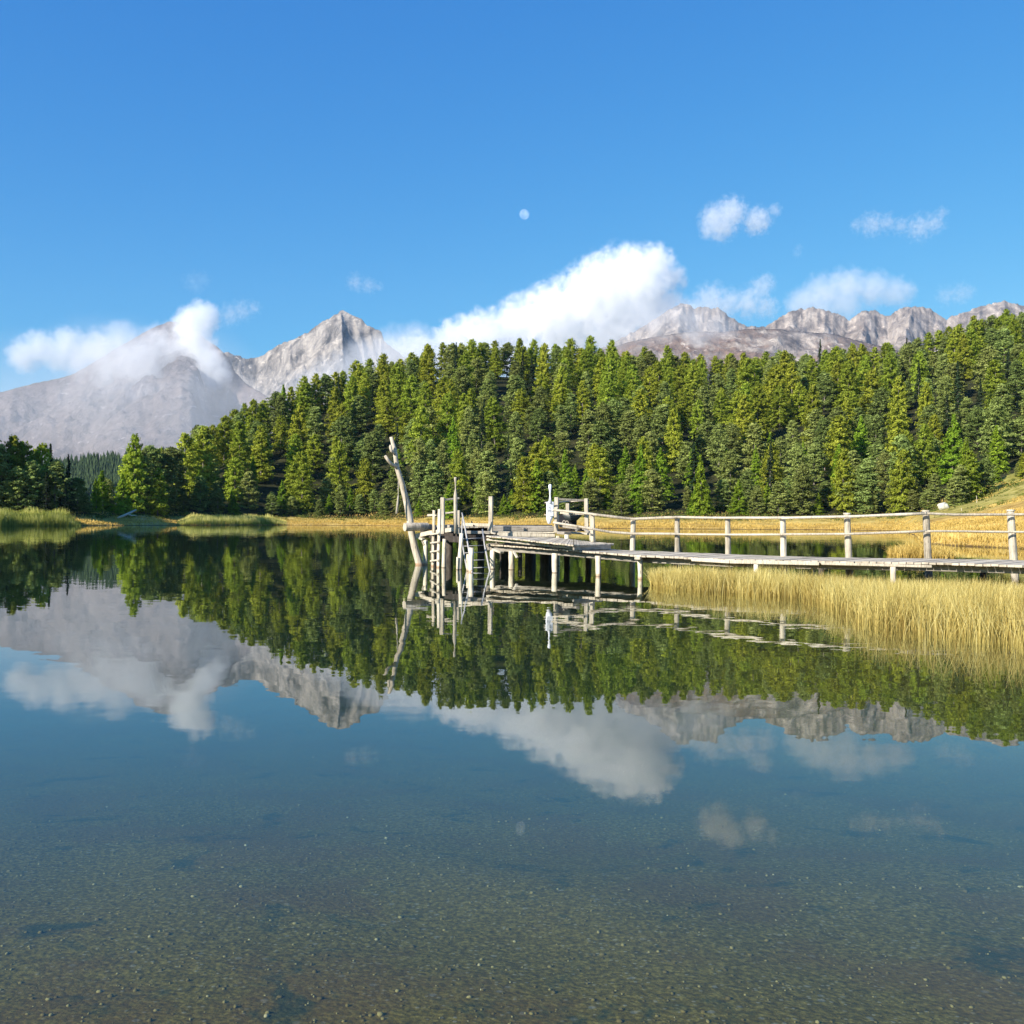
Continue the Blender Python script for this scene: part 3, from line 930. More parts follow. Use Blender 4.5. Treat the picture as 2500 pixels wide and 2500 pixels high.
ORD = ['leftmost', 'second from left', 'third from left', 'fourth from left', 'fifth from left', 'sixth from left', 'seventh from left', 'eighth from left', 'ninth from left', 'tenth from left', 'eleventh from left', 'twelfth from left']
buckets = {}
for t in TREES:
    zn = next(z for a, b, z in ZONES if a <= t['x'] < b)
    buckets.setdefault((t['kind'], t['row'], zn), []).append(t)
for (kind, row, zn), L in buckets.items():
    L.sort(key=lambda t: t['x'])
    for i, t in enumerate(L):
        rowt = '' if row == 'in the grove' else ' ' + row
        if len(L) == 1: s = f"{LOOK[kind]}{rowt} {zn}"
        else: s = f"{ORD[min(i, 11)]} {LOOK[kind]}{rowt} {zn}"
        w = s.split()
        t['label'] = ' '.join(w[:16])
trng = random.Random(99)
GROUPS = {'larch': 'larches on the lake shore and hill', 'cone_larch': 'larches on the lake shore and hill', 'pine': 'stone pines on the lake shore and hill', 'spruce': 'spruces on the lake shore and hill'}
for t in TREES:
    cm, tm, H = trng.choice(PROTO[t['kind']])
    root = empty(NAME[t['kind']], (t['X'], t['Y'], t['z']), t['label'], CAT[t['kind']], GROUPS[t['kind']])
    s = t['h'] / H
    wx = s ** 0.75 * trng.uniform(0.82, 1.2)
    root.scale = (wx, wx * trng.uniform(0.9, 1.1), s)
    root.rotation_euler = (R(trng.uniform(-1.5, 1.5)), R(trng.uniform(-1.5, 1.5)), trng.uniform(0, 6.28))
    for nm, mesh in (('crown', cm), ('trunk', tm)):
        o = bpy.data.objects.new(nm, mesh); C.objects.link(o); o.parent = root


# ---------------------------------------------------------------- grasses
def blades(name, bases, heights, widths, mat, label, cat, lean=0.25, segs=3, seed=1, tone=None, curl=1.0):
    rng = np.random.default_rng(seed)
    n = len(bases)
    az = rng.uniform(0, 2 * np.pi, n)
    face = rng.uniform(0, np.pi, n)
    ln = np.abs(rng.normal(0, lean, n)) * heights
    wv = np.stack([np.cos(face), np.sin(face), np.zeros(n)], 1) * widths[:, None] * 0.5
    ts = np.linspace(0, 1, segs + 1)
    V = []
    for k, t in enumerate(ts):
        off = np.stack([np.cos(az) * ln * t ** (1 + curl), np.sin(az) * ln * t ** (1 + curl), heights * (t - 0.12 * t * t * (ln / heights))], 1)
        w = (1 - 0.85 * t ** 1.5)
        V.append(bases + off - wv * w); V.append(bases + off + wv * w)
    V = np.stack(V, 1)      # n, 2(segs+1), 3
    m = 2 * (segs + 1)
    f = []
    for k in range(segs):
        f.append(np.stack([np.arange(n) * m + 2 * k, np.arange(n) * m + 2 * k + 1, np.arange(n) * m + 2 * k + 3, np.arange(n) * m + 2 * k + 2], 1))
    tn = rng.uniform(0.1, 0.9, n) if tone is None else tone
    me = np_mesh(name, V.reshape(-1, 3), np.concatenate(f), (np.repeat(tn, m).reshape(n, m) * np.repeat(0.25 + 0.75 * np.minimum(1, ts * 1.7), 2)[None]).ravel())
    o = link(name, me, mat)
    return tag(o, label, cat, kind='stuff')


rng = np.random.default_rng(42)
# sedge standing in the water on the right
front_px = [(1594, 1425), (1600, 1434), (1640, 1440), (1700, 1444), (1760, 1447), (1830, 1452), (1900, 1456), (1960, 1462), (2010, 1473), (2050, 1496), (2090, 1517), (2160, 1529), (2240, 1540), (2320, 1549), (2400, 1555), (2520, 1562), (2640, 1570), (3400, 1600)]
fx = [a for a, b in front_px]
fD = [W(a, b).y for a, b in front_px]


def sedge():
    B, Hh = [], []
    n = 0
    while n < 54000:
        m = 60000
        x = rng.uniform(1590, 3300, m)
        d0 = np.interp(x, fx, fD)
        back = np.interp(x, [1590, 1640, 1800, 2000, 2250, 2640], [25.8, 27.5, 27.0, 26.5, 26.3, 25.6])
        tt = rng.random(m) ** 1.15
        D = d0 + tt * (back - d0)
        X = (x - 1250) / 2500 * D
        dens = np.array([noise.noise(Vector((a * 0.9, b * 0.9, 0))) + 0.8 * noise.noise(Vector((a * 3.5, b * 3.5, 4))) for a, b in zip(X[:26000], D[:26000])])
        keep = dens + rng.normal(0, 0.25, 26000) + np.clip((tt[:26000]) * 1.6, 0, 0.55) > 0.16
        X, D, x = X[:26000][keep], D[:26000][keep], x[:26000][keep]
        B.append(np.stack([X, D, np.full(len(X), -0.12)], 1))
        hh = np.interp(x, [1590, 1650, 2000, 2300, 2640], [0.55, 0.66, 0.68, 0.76, 0.82])
        hn = np.array([noise.noise(Vector((a * 1.1, b * 1.1, 7))) for a, b in zip(X, D)])
        tk2 = tt[:26000][keep]
        bk = np.interp(x, [1590, 1700, 2000, 2640], [0.95, 0.85, 0.62, 0.46])
        Hh.append(hh * (1 - (1 - bk) * smooth(tk2 * 1.15)) * (1 + 0.34 * hn) * rng.uniform(0.62, 1.12, len(X)))
        n += len(X)
    B = np.concatenate(B)[:54000]; Hh = np.concatenate(Hh)[:54000]
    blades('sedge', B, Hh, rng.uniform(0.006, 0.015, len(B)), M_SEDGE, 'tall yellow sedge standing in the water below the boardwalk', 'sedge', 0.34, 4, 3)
    # loose stems that stand ahead of the bed
    m = 700
    x = rng.uniform(1640, 2560, m)
    D = np.interp(x, fx, fD) - np.abs(rng.normal(0, 0.7, m))
    B = np.stack([(x - 1250) / 2500 * D, D, np.full(m, -0.1)], 1)
    blades('sedge_stems', B, rng.uniform(0.3, 0.75, m), rng.uniform(0.006, 0.01, m), M_SEDGE, 'thin loose sedge stems in open water ahead of the yellow bed', 'sedge', 0.35, 4, 4)


sedge()


def scatter_land(n, xr, dr, fn, seed):
    r = np.random.default_rng(seed)
    out = []
    while sum(len(o) for o in out) < n:
        x = r.uniform(*xr, 20000); D = dr[0] + (dr[1] - dr[0]) * r.random(20000)
        k = fn(x, D, r)
        x, D = x[k], D[k]
        u = (x - 1250) / 2500
        out.append(np.stack([u * D, D, ground_z(u, D) - 0.03], 1))
    return np.concatenate(out)[:n]


# golden bank grass along the far shore
def f_bank(x, D, r):
    s, f = shore_t(x), front_t(x)
    return (D > s + 0.2) & (D < f + 4) & (x < 2200) & (r.random(len(x)) < np.exp(-(D - s) / 16) + 0.12)


B = scatter_land(42000, (-150, 2240), (200, 335), f_bank, 7)
hn = np.array([noise.noise(Vector((a * 0.12, b * 0.12, 2))) for a, b, c in B])
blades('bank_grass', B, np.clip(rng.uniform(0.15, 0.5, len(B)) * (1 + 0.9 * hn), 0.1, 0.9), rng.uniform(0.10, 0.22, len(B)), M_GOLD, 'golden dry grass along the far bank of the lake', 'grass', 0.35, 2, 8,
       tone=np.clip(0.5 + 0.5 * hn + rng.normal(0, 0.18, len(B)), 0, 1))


# meadow on the right
def f_mead(x, D, r):
    s = shore_t(x)
    return (D > s + 0.1) & (D < 262) & (x > 2150) & (r.random(len(x)) < 0.2 + 60 / D - 0.2)


B = scatter_land(60000, (2150, 2720), (40, 262), f_mead, 9)
hn = np.array([noise.noise(Vector((a * 0.16, b * 0.10, 2))) for a, b, c in B])
blades('meadow_grass', B, np.clip(rng.uniform(0.12, 0.38, len(B)) * (1 + 0.9 * hn), 0.08, 0.8), np.clip(B[:, 1] / 1100, 0.05, 0.2) * rng.uniform(0.7, 1.3, len(B)), M_GOLD, 'golden marsh grass on the meadow behind the right rails', 'grass', 0.35, 2, 10,
       tone=np.clip(0.5 + 0.55 * hn + rng.normal(0, 0.18, len(B)), 0, 1))

# tussock of grass in the inlet
m = 2600
a = rng.uniform(0, 6.28, m); q = np.sqrt(rng.random(m)) * np.array(1.0)
cx = P(2246, 1350, 50)
B = np.stack([cx.x + np.cos(a) * q * 1.15, 50 + np.sin(a) * q * 3.0, np.full(m, -0.06)], 1)
blades('grass_tussock', B, rng.uniform(0.35, 0.85, m) * (1.25 - 0.6 * q), rng.uniform(0.02, 0.04, m), M_GOLD, 'orange-yellow grass tussock in the inlet just behind the boardwalk', 'grass tussock', 0.55, 3, 12)


# reed strips by the far shore
def reeds(name, xr, d_off, depth, n, h, label, seed, tone0, mat=None):
    r = np.random.default_rng(seed)
    x = r.uniform(*xr, n)
    s = shore_t(x)
    q = r.random(n)
    D = s + d_off + q * depth
    X = (x - 1250) / 2500 * D
    z = np.maximum(ground_z((x - 1250) / 2500, D), -0.2) - 0.03
    edge = np.clip(np.minimum(x - xr[0], xr[1] - x) / 40.0 + 0.15 * r.normal(0, 1, n), 0.2, 1)
    hn = np.array([noise.noise(Vector((a * 0.25, b * 0.25, seed))) for a, b in zip(X, D)])
    H = h * edge * (1 + 0.3 * hn) * r.uniform(0.6, 1.05, n)
    return blades(name, np.stack([X, D, z], 1), H, r.uniform(0.06, 0.14, n), mat or M_REEDG, label, 'reeds', 0.14, 3, seed, tone=np.clip(tone0 + 0.25 * hn + r.normal(0, 0.2, n), 0, 1))


reeds('reeds', (-160, 197), -4.0, 8.0, 9500, 3.2, 'tall green reed belt in front of the shaded grove at left', 21, 0.55)
reeds('reeds', (432, 700), 0.5, 9.0, 7500, 2.3, 'yellow-green reed strip on the bank below the wooded hill', 22, 0.85)


# undergrowth at the foot of the wood
def undergrowth():
    r = np.random.default_rng(31)
    n = 1500
    cs, ns, ws, hs_, ts = [], [], [], [], []
    for k in range(n):
        x = r.uniform(200, 2560)
        f = front_t(x)
        D = f + (r.uniform(-9, 5) if k < 620 else r.uniform(4, 95))
        if k >= 620 and x < 430: continue
        if x > 2290 and k < 620: D = f + r.uniform(-45, 10)
        u = (x - 1250) / 2500
        z = float(ground_z(np.array(u), np.array(D)))
        rad = r.uniform(0.5, 1.5)
        m = int(34 * rad)
        off = r.normal(0, 1, (m, 3)); off /= np.linalg.norm(off, axis=1, keepdims=True); off[:, 2] = np.abs(off[:, 2])
        cs.append(np.array([u * D, D, z]) + off * rad * np.array([1.5, 1.2, 0.65]) * r.uniform(0.6, 1, (m, 1)))
        ns.append(off + r.normal(0, 0.4, (m, 3))); ws.append(r.uniform(0.2, 0.35, m)); hs_.append(r.uniform(0.25, 0.5, m)); ts.append(np.clip(r.normal(r.uniform(0.25, 0.8), 0.12, m), 0, 1))
    for k in range(420):
        x = r.uniform(2285, 2580); D = front_t(x) - r.uniform(-6, 75)
        u = (x - 1250) / 2500; z = float(ground_z(np.array(u), np.array(D)))
        if noise.noise(Vector((x * 0.03, D * 0.06, 0))) < -0.05: continue
        rad = r.uniform(0.3, 0.9); m = int(30 * rad) + 4
        off = r.normal(0, 1, (m, 3)); off /= np.linalg.norm(off, axis=1, keepdims=True); off[:, 2] = np.abs(off[:, 2])
        cs.append(np.array([u * D, D, z]) + off * rad * np.array([1.5, 1.3, 0.6]) * r.uniform(0.6, 1, (m, 1)))
        ns.append(off + r.normal(0, 0.4, (m, 3))); ws.append(r.uniform(0.15, 0.3, m)); hs_.append(r.uniform(0.2, 0.4, m)); ts.append(np.clip(r.normal(r.uniform(0.35, 0.9), 0.12, m), 0, 1))
    v, f = cards(np.concatenate(cs), np.concatenate(ns), np.concatenate(ws), np.concatenate(hs_), r)
    tag(link('undergrowth', np_mesh('undergrowth', v, f, np.repeat(np.concatenate(ts), 4)), M_UNDER), 'low green and brown undergrowth at the foot of the wood', 'undergrowth', kind='stuff')


undergrowth()


def rock_mesh(r, seed, sq=(1, 1, 1)):
    bm = bmesh.new()
    bmesh.ops.create_icosphere(bm, subdivisions=3, radius=1)
    for v in bm.verts:
        d = v.co.copy()
        k = 1 + 0.28 * noise.noise(d * 1.3 + Vector((seed, 0, 0))) + 0.08 * noise.noise(d * 4 + Vector((seed, 2, 0)))
        v.co = Vector((d.x * sq[0], d.y * sq[1], d.z * sq[2])) * k * r
    me = bpy.data.meshes.new('boulder'); bm.to_mesh(me); bm.free()
    return me


M_BOULDER = mat_plain('pale_boulder_rock', (0.58, 0.55, 0.45), 0.9, 0.1, var=0.3, scale=1.5)
p = P(2303, 1236, 236)
o = link('boulder', rock_mesh(1.15, 3.0, (1.05, 0.9, 0.85)), M_BOULDER)
o.location = (p.x, p.y, gz(p.x, p.y) + 1.15)
tag(o, 'pale rounded boulder on the grassy slope at right', 'boulder')

# fallen log on the sandy bank, broken limbs beside it
lg = empty('fallen_log', P(312, 1262, 243), 'bare grey fallen log leaning on the sandy bank at left', 'log')
MB().tube([P(288, 1264, 240), P(300, 1260, 242), P(318, 1252, 245), P(332, 1245, 247)], [0.22, 0.30, 0.28, 0.20], 8, 0.5, 0.3).build('stem', M_LOG, lg, True)
MB().tube([P(314, 1256, 244), P(322, 1259, 243), P(333, 1258, 243)], [0.2, 0.14, 0.08], 7, 0.7, 0.3).build('limb', M_LOG, lg, True)
for (x0, y0, x1, y1, D, lb) in ((2348, 1258, 2347, 1240, 200, 'short pale stake standing in the meadow'), (2385, 1248, 2384, 1210, 215, 'tall thin pale stake on the grassy slope'),
                                (2434, 1301, 2434, 1289, 120, 'pale peg in the golden meadow by the last rail post'), (2441, 1300, 2442, 1284, 122, 'second pale peg in the golden meadow by the last rail post')):
    MBm = MB().tube([P(x0, y0 + 3, D), P(x0, (y0 + y1) / 2, D), P(x1, y1, D)], [0.07, 0.06, 0.05], 6, 0.7)
    tag(MBm.build('stake', M_LOG), lb, 'stake')

# ---------------------------------------------------------------- boardwalk
near_px = [(1187, 1328, 35.2), (1260, 1333, 33.8), (1400, 1342.5, 31.2), (1550, 1355, 28.8), (1783, 1365, 26.2), (2000, 1369.5, 25.3), (2259, 1373, 24.7), (2500, 1380, 23.6), (2760, 1388, 22.4), (3400, 1402, 21.2)]
NEAR = [P(*a) for a in near_px]
far_px = [(1200, 1325, 37.6), (1290, 1330, 37.0), (1440, 1338, 35.5), (1550, 1344, 33.4), (1783, 1353, 30.2), (2000, 1360.5, 28.4), (2259, 1363.5, 27.6), (2500, 1367.5, 26.8), (2760, 1374, 25.8), (3400, 1385, 25.0)]
FAR = [P(*a) for a in far_px]


def resample(pts, n):
    L = [0]
    for a, b in zip(pts, pts[1:]): L.append(L[-1] + (b - a).length)
    out = []
    for k in range(n):
        s = L[-1] * k / (n - 1)
        i = max(j for j in range(len(L)) if L[j] <= s + 1e-9); i = min(i, len(pts) - 2)
        f = (s - L[i]) / max(L[i + 1] - L[i], 1e-9)
        out.append(pts[i].lerp(pts[i + 1], f))
    return out


def decking(name, near, far, parent, mat, wid=0.17, th=0.05, jitter=0.03, drop=0.0):
    Ln = sum((b - a).length for a, b in zip(near, near[1:]))
    n = max(4, int(Ln / wid))
    A, B = resample(near, n + 1), resample(far, n + 1)
    mb = MB()
    rr = random.Random(7)
    for k in range(n):
        a0, a1, b0, b1 = A[k], A[k + 1], B[k], B[k + 1]
        g = 0.05
        a0, a1 = a0.lerp(a1, g), a1.lerp(a0, g); b0, b1 = b0.lerp(b1, g), b1.lerp(b0, g)
        d = (b0 - a0).normalized()
        j = rr.uniform(-jitter, jitter); j2 = rr.uniform(-jitter, jitter)
        zz = Vector((0, 0, rr.uniform(-0.006, 0.006)))
        c = [a0 - d * j + zz, a1 - d * j + zz, b1 + d * j2 + zz, b0 + d * j2 + zz]
        t = rr.random()
        lo = [mb.bm.verts.new(p - Vector((0, 0, th))) for p in c]; hi = [mb.bm.verts.new(p) for p in c]
        for v in lo + hi: v[mb.tone] = t
        mb.bm.faces.new(hi); mb.bm.faces.new(list(reversed(lo)))
        for q in range(4): mb.bm.faces.new((lo[q], lo[(q + 1) % 4], hi[(q + 1) % 4], hi[q]))
    return mb.build(name, mat, parent)


V = Vector
bw = empty('boardwalk', P(1900, 1362, 28), 'long weathered grey boardwalk with post and rail side running to the right', 'boardwalk')
decking('deck', NEAR, FAR, bw, M_DECK)
dz = V((0, 0, 0.05))
for f in (0.10, 0.85):
    mb = MB()
    L = [a.lerp(b, f) - V((0, 0, 0.135)) for a, b in zip(NEAR, FAR)]
    for a, b in zip(L, L[1:]): mb.beam(a, b, 0.12, 0.16, 0.3)
    mb.build('bearer', M_GREY, bw)
# light edge beam low under the near side
mb = MB()
E_ = [P(1690, 1366, 26.9), P(1783, 1371.5, 26.0), P(1900, 1374, 25.6), P(2000, 1376, 25.2)]
for a, b in zip(E_, E_[1:]): mb.beam(a, b, 0.09, 0.085, 0.8)
mb.build('edge_beam', M_RAIL, bw)
mb = MB()
E_ = [P(2004, 1376, 25.3), P(2130, 1379, 24.9), P(2275, 1383, 24.4)]
for a, b in zip(E_, E_[1:]): mb.beam(a, b, 0.09, 0.06, 0.5)
mb.build('edge_beam', M_RAIL, bw)


def pile(top, bottom_px, r, parent, mat=M_PILE, wob=0.25, name='pile', r2=None, D=None):
    """pile from a top point down through the water line at photo pixel bottom_px"""
    b = W(*bottom_px)
    t = V(top)
    d = (b - t)
    lo = b + d * (0.8 / max(0.2, -d.z))
    pts = [t, t.lerp(b, 0.35), t.lerp(b, 0.7), b, lo]
    r2 = r2 or r
    return MB().tube(pts, [r2, r2 * 1.02, (r + r2) / 2, r, r * 1.05], 10, None, wob).build(name, mat, parent, True)


def px_pile(xt, yt, xb, yb, wpx, parent, mat=M_PILE, name='pile', wt=None):
    b = W(xb, yb)
    k = b.y / 2500 / 2
    return pile(P(xt, yt, b.y), (xb, yb), wpx * k, parent, mat, r2=(wt or wpx) * k, name=name)


# near row of boardwalk piles
for (xt, yt, xb, yb, w) in ((1460, 1357, 1460.5, 1406.5, 13.5), (1562, 1365, 1563.7, 1413.7, 12.5), (1354, 1351, 1354.7, 1398.5, 14), (1249, 1346, 1249, 1391, 14), (1203, 1344, 1202.5, 1389.5, 12.5),
                            (1846, 1378, 1846, 1432, 12), (2180, 1384, 2181, 1440, 13)):
    px_pile(xt, yt, xb, yb, w, bw)
# second row under the far side, shade and wetness put into its colour
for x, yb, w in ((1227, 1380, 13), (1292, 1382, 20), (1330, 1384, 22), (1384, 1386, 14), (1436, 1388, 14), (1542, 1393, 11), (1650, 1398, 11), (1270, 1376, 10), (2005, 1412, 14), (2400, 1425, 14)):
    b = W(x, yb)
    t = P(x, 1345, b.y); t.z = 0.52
    pile(t, (x, yb), w * b.y / 5000, bw, M_SHADEP)
# cap timbers poking out of the near side
mb = MB(); mb.beam(P(1556, 1362.5, 28.4), P(1596, 1371, 30.6), 0.16, 0.09, 0.8); mb.build('cap_beam', M_RAIL, bw)
mb = MB(); mb.beam(P(1205, 1341, 34.0), P(1226, 1349, 33.6), 0.16, 0.07, 0.7); mb.build('cap_beam', M_RAIL, bw)
mb = MB(); mb.beam(P(1254, 1346, 33.0), P(1263, 1362, 32.8), 0.08, 0.05, 0.9); mb.build('brace', M_RAIL, bw)

# rail posts of the boardwalk
RP = [(1545, 1270, 1344, 33.5, 13), (1653.5, 1261, 1347, 32.4, 13), (1777, 1265, 1352.6, 30.4, 14), (1912, 1263.5, 1357.8, 28.8, 15), (2070, 1256, 1360, 28.3, 16.5), (2263, 1249.6, 1361.7, 28.0, 17), (2471, 1248, 1363.5, 27.9, 17.5), (2680, 1247, 1367, 27.2, 18), (2900, 1246, 1371, 26.6, 18)]
post_top = []
for i, (x, yt, yb, D, w) in enumerate(RP):
    lean = (x - 1650) * 0.0045
    t = P(x - lean, yt, D + 0.06); b = P(x + lean, yb, D + 0.06)
    r = w * D / 5000
    lo = b + (b - t) * 0.75
    MB().tube([t - V((0, 0, 0.0)), t.lerp(b, 0.3), t.lerp(b, 0.7), b, lo], [r * 0.94, r * 0.96, r * 1.0, r * 1.04, r * 1.05], 12, None, 0.14).build('post', M_RAIL, bw)
    if x > 2000:
        MB().tube([t + V((0, 0, 0.002)), t + V((0, 0, 0.045))], [r * 1.12, r * 1.08], 12, 0.9).build('post_cap', M_RAIL, bw)
    post_top.append((x - lean, D, r))


def rail(pts, wpx, parent, name='rail', mat=M_RAIL, flat=0.8, seg=8):
    P3 = [P(x, y, D) for x, y, D in pts]
    # subdivide with a little sag and wobble
    out = []
    for k, (a, b) in enumerate(zip(P3, P3[1:])):
        for q in range(4):
            f = q / 4
            p = a.lerp(b, f); p.z += 0.008 * noise.noise(p * 0.9) - 0.0 * math.sin(math.pi * f)
            out.append(p)
    out.append(P3[-1])
    r = wpx * sum(d for _, _, d in pts) / len(pts) / 5000
    return MB().tube(out, [r * (1 + 0.12 * noise.noise(p * 2)) for p in out], seg, None, 0.12).build(name, mat, parent, True)


off = -0.16
rail([(1449, 1256, 33.4), (1500, 1262, 33.3), (1545, 1267, 33.5 + off), (1653, 1263, 32.4 + off)], 6.6, bw)
rail([(1650, 1262.6, 32.4 + off), (1777, 1264.5, 30.4 + off), (1912, 1264, 28.8 + off)], 6.4, bw)
rail([(1908, 1264.6, 28.8 + off), (2070, 1261.5, 28.3 + off), (2263, 1253.5, 28 + off)], 6.8, bw)
rail([(2258, 1253.2, 28 + off), (2330, 1257, 28 + off), (2471, 1256, 27.9 + off), (2680, 1255.5, 27.2 + off), (2960, 1255, 26.4 + off)], 6.0, bw)
rail([(1351, 1275.5, 33.9), (1440, 1290, 33.3), (1490, 1299, 33.4), (1545, 1303, 33.5 + off), (1653, 1304, 32.4 + off)], 6.0, bw)
rail([(1650, 1304, 32.4 + off), (1777, 1305.3, 30.4 + off), (1912, 1305, 28.8 + off)], 5.2, bw)
rail([(1908, 1304.6, 28.8 + off), (2070, 1304, 28.3 + off), (2263, 1296.5, 28 + off)], 5.8, bw)
rail([(2258, 1297, 28 + off), (2360, 1297.5, 28 + off), (2471, 1299, 27.9 + off), (2680, 1300, 27.2 + off), (2960, 1301, 26.4 + off)], 5.4, bw)

# ---------------------------------------------------------------- ramp (middle deck)
ramp = empty('ramp', P(1340, 1320, 33), 'sloping plank ramp between boardwalk and platform steps', 'ramp')
nearA = [P(1187, 1307.5, 34.6), P(1260, 1315, 33.2), P(1330, 1323, 31.8), P(1400, 1330, 30.6)]
farA = [P(1206, 1307, 36.9), P(1280, 1311, 36.4), P(1355, 1312, 36.6), P(1400, 1317, 35.2)]
decking('deck', nearA, farA, ramp, M_DECK, 0.15, 0.045)
decking('deck', [P(1401, 1330, 30.6), P(1450, 1329.5, 31.6), P(1499, 1328, 32.8)], [P(1401, 1317, 35.1), P(1430, 1321, 34.5), P(1499, 1326.8, 33.3)], ramp, M_DECK, 0.16, 0.045)
mb = MB()
q = [P(1190, 1317, 34.9), P(1262, 1324, 33.5), P(1335, 1332, 32.2), P(1400, 1338, 31.2)]
for a, b in zip(q, q[1:]): mb.beam(a, b, 0.08, 0.07, 0.7)
mb.build('edge_beam', M_RAIL, ramp)
MB().beam(P(1400, 1337.5, 30.75), P(1490, 1335, 32.5), 0.06, 0.15, 0.75).build('end_board', M_GREY, ramp)
for x, D in ((1215, 36.2), (1300, 35.0), (1395, 33.0)):
    a = P(x, 1322, D)
    MB().beam(a, a - V((0, 0, 0.35)), 0.14, 0.14, 0.3).build('support', M_GREY, ramp)

# ---------------------------------------------------------------- platform
pf = empty('platform', P(1180, 1290, 37), 'raised grey timber platform on piles at the end of the jetty', 'platform')
ZP = 1.44


def Z(x, z, D):
    d = ray(x, 1270)
    return V((d.x / d.y * D, D, z))


# top deck (front edge to back edge)
decking('deck', [Z(1030, 1.36, 37.0), Z(1100, 1.37, 37.2), Z(1190, 1.40, 37.6), Z(1352, 1.40, 37.9)], [Z(1040, 1.40, 41.5), Z(1100, 1.40, 42), Z(1190, 1.43, 42.3), Z(1345, 1.43, 42.5)], pf, M_DECK, 0.17, 0.05)
# rear sill that reads as the pale strip on top
MB().beam(P(1128, 1280, 37.9), P(1196, 1282, 37.7), 0.1, 0.11, 0.9).build('sill', M_RAIL, pf)
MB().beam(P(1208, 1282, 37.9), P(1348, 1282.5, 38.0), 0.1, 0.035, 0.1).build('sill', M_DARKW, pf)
# upper riser, tread, lower riser
MB().beam(P(1190, 1290.5, 37.5), P(1287, 1291, 37.6), 0.05, 0.185, 0.35).beam(P(1288, 1291.2, 37.6), P(1353, 1291.2, 37.6), 0.05, 0.18, 0.55).build('riser', M_GREY, pf)
MB().beam(P(1190, 1298.6, 37.3), P(1360, 1300.2, 37.2), 0.34, 0.045, 0.95).build('step', M_RAIL, pf)
MB().beam(P(1212, 1305.5, 37.1), P(1296, 1306, 37.1), 0.05, 0.135, 0.8).beam(P(1297, 1306, 37.1), P(1355, 1306.5, 37.1), 0.05, 0.135, 0.95).build('riser', M_RAIL, pf)
# left half: low bench board behind the metal ladder
MB().beam(P(1130, 1299.5, 36.6), P(1196, 1300.5, 36.6), 0.12, 0.11, 0.8).build('beam', M_GREY, pf)
# curved front edge planks
MB().beam(P(1018, 1308.5, 36.7), P(1052, 1300.5, 36.0), 0.12, 0.15, 0.8).beam(P(1051, 1300.8, 36.0), P(1110, 1292.5, 35.4), 0.12, 0.14, 0.85).build('edge_beam', M_RAIL, pf)
MB().beam(P(1022, 1312, 36.6), P(1034, 1317, 36.3), 0.12, 0.08, 0.8).build('beam_end', M_RAIL, pf)
MB().beam(P(1086, 1285, 36.2), P(1108, 1284, 36.5), 0.5, 0.10, 0.6).build('beam', M_GREY, pf)
# framing below the deck, its dark colour standing in for the shade
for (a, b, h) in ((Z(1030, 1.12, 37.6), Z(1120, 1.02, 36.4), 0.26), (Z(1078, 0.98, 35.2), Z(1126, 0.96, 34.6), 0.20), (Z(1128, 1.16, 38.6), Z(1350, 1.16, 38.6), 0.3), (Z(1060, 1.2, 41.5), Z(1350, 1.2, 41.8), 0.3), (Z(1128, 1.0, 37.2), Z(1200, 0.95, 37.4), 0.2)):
    MB().beam(a, b, 0.2, h, 0.2).build('joist', M_SHADEP, pf)
# piles of the platform
px_pile(1039, 1318, 1038.8, 1378.6, 11.5, pf)
px_pile(1085, 1316, 1083.5, 1386, 10.5, pf, wt=9)
px_pile(1127, 1302, 1121.7, 1390.6, 14.5, pf, wt=9.5)
px_pile(1117, 1360, 1116.5, 1391, 5, pf)
px_pile(1151, 1337, 1150, 1396, 12.5, pf)
px_pile(1143, 1353, 1142.5, 1394, 8, pf)
MB().beam(P(1031, 1321, 36.4), P(1036, 1332, 36.4), 0.1, 0.06, 0.6).build('brace', M_RAIL, pf)
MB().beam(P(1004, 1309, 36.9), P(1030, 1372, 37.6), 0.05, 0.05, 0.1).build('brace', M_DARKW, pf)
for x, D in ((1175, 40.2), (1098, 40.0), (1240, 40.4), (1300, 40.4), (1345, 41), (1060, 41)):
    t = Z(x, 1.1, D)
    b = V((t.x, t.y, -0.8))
    MB().tube([t, t.lerp(b, 0.5), b], [0.13, 0.14, 0.15], 9, None, 0.2).build('pile', M_SHADEP, pf, True)


def sq_post(x0, y0, x1, y1, wpx, D, parent, name='post', mat=M_RAIL, t=None):
    w = wpx * D / 2500
    return MB().beam(P(x1, y1, D), P(x0, y0, D), w * 0.92, w * 0.92, t, 0.012, up=V((0.25, 1, 0))).build(name, mat, parent)


# square posts of the platform
sq_post(1198.5, 1212, 1198, 1301, 10.5, 37.0, pf, t=0.7)
MB().beam(P(1198, 1301, 36.9), P(1210, 1303, 36.9), 0.16, 0.06, 0.9).build('foot_block', M_RAIL, pf)
sq_post(1359, 1214, 1358, 1301, 10.5, 36.8, pf, t=0.6)
sq_post(1431, 1217, 1432.5, 1291, 10.0, 37.2, pf, t=0.7)
sq_post(1386, 1229, 1386, 1262, 9.5, 39.0, pf, t=0.4)
sq_post(1445, 1253, 1448, 1323, 11.5, 33.8, pf, t=0.8)
MB().tube([P(1439.5, 1285, 33.6), P(1441, 1320, 33.6)], 0.018, 6, 0.9).build('brace', M_RAIL, pf)
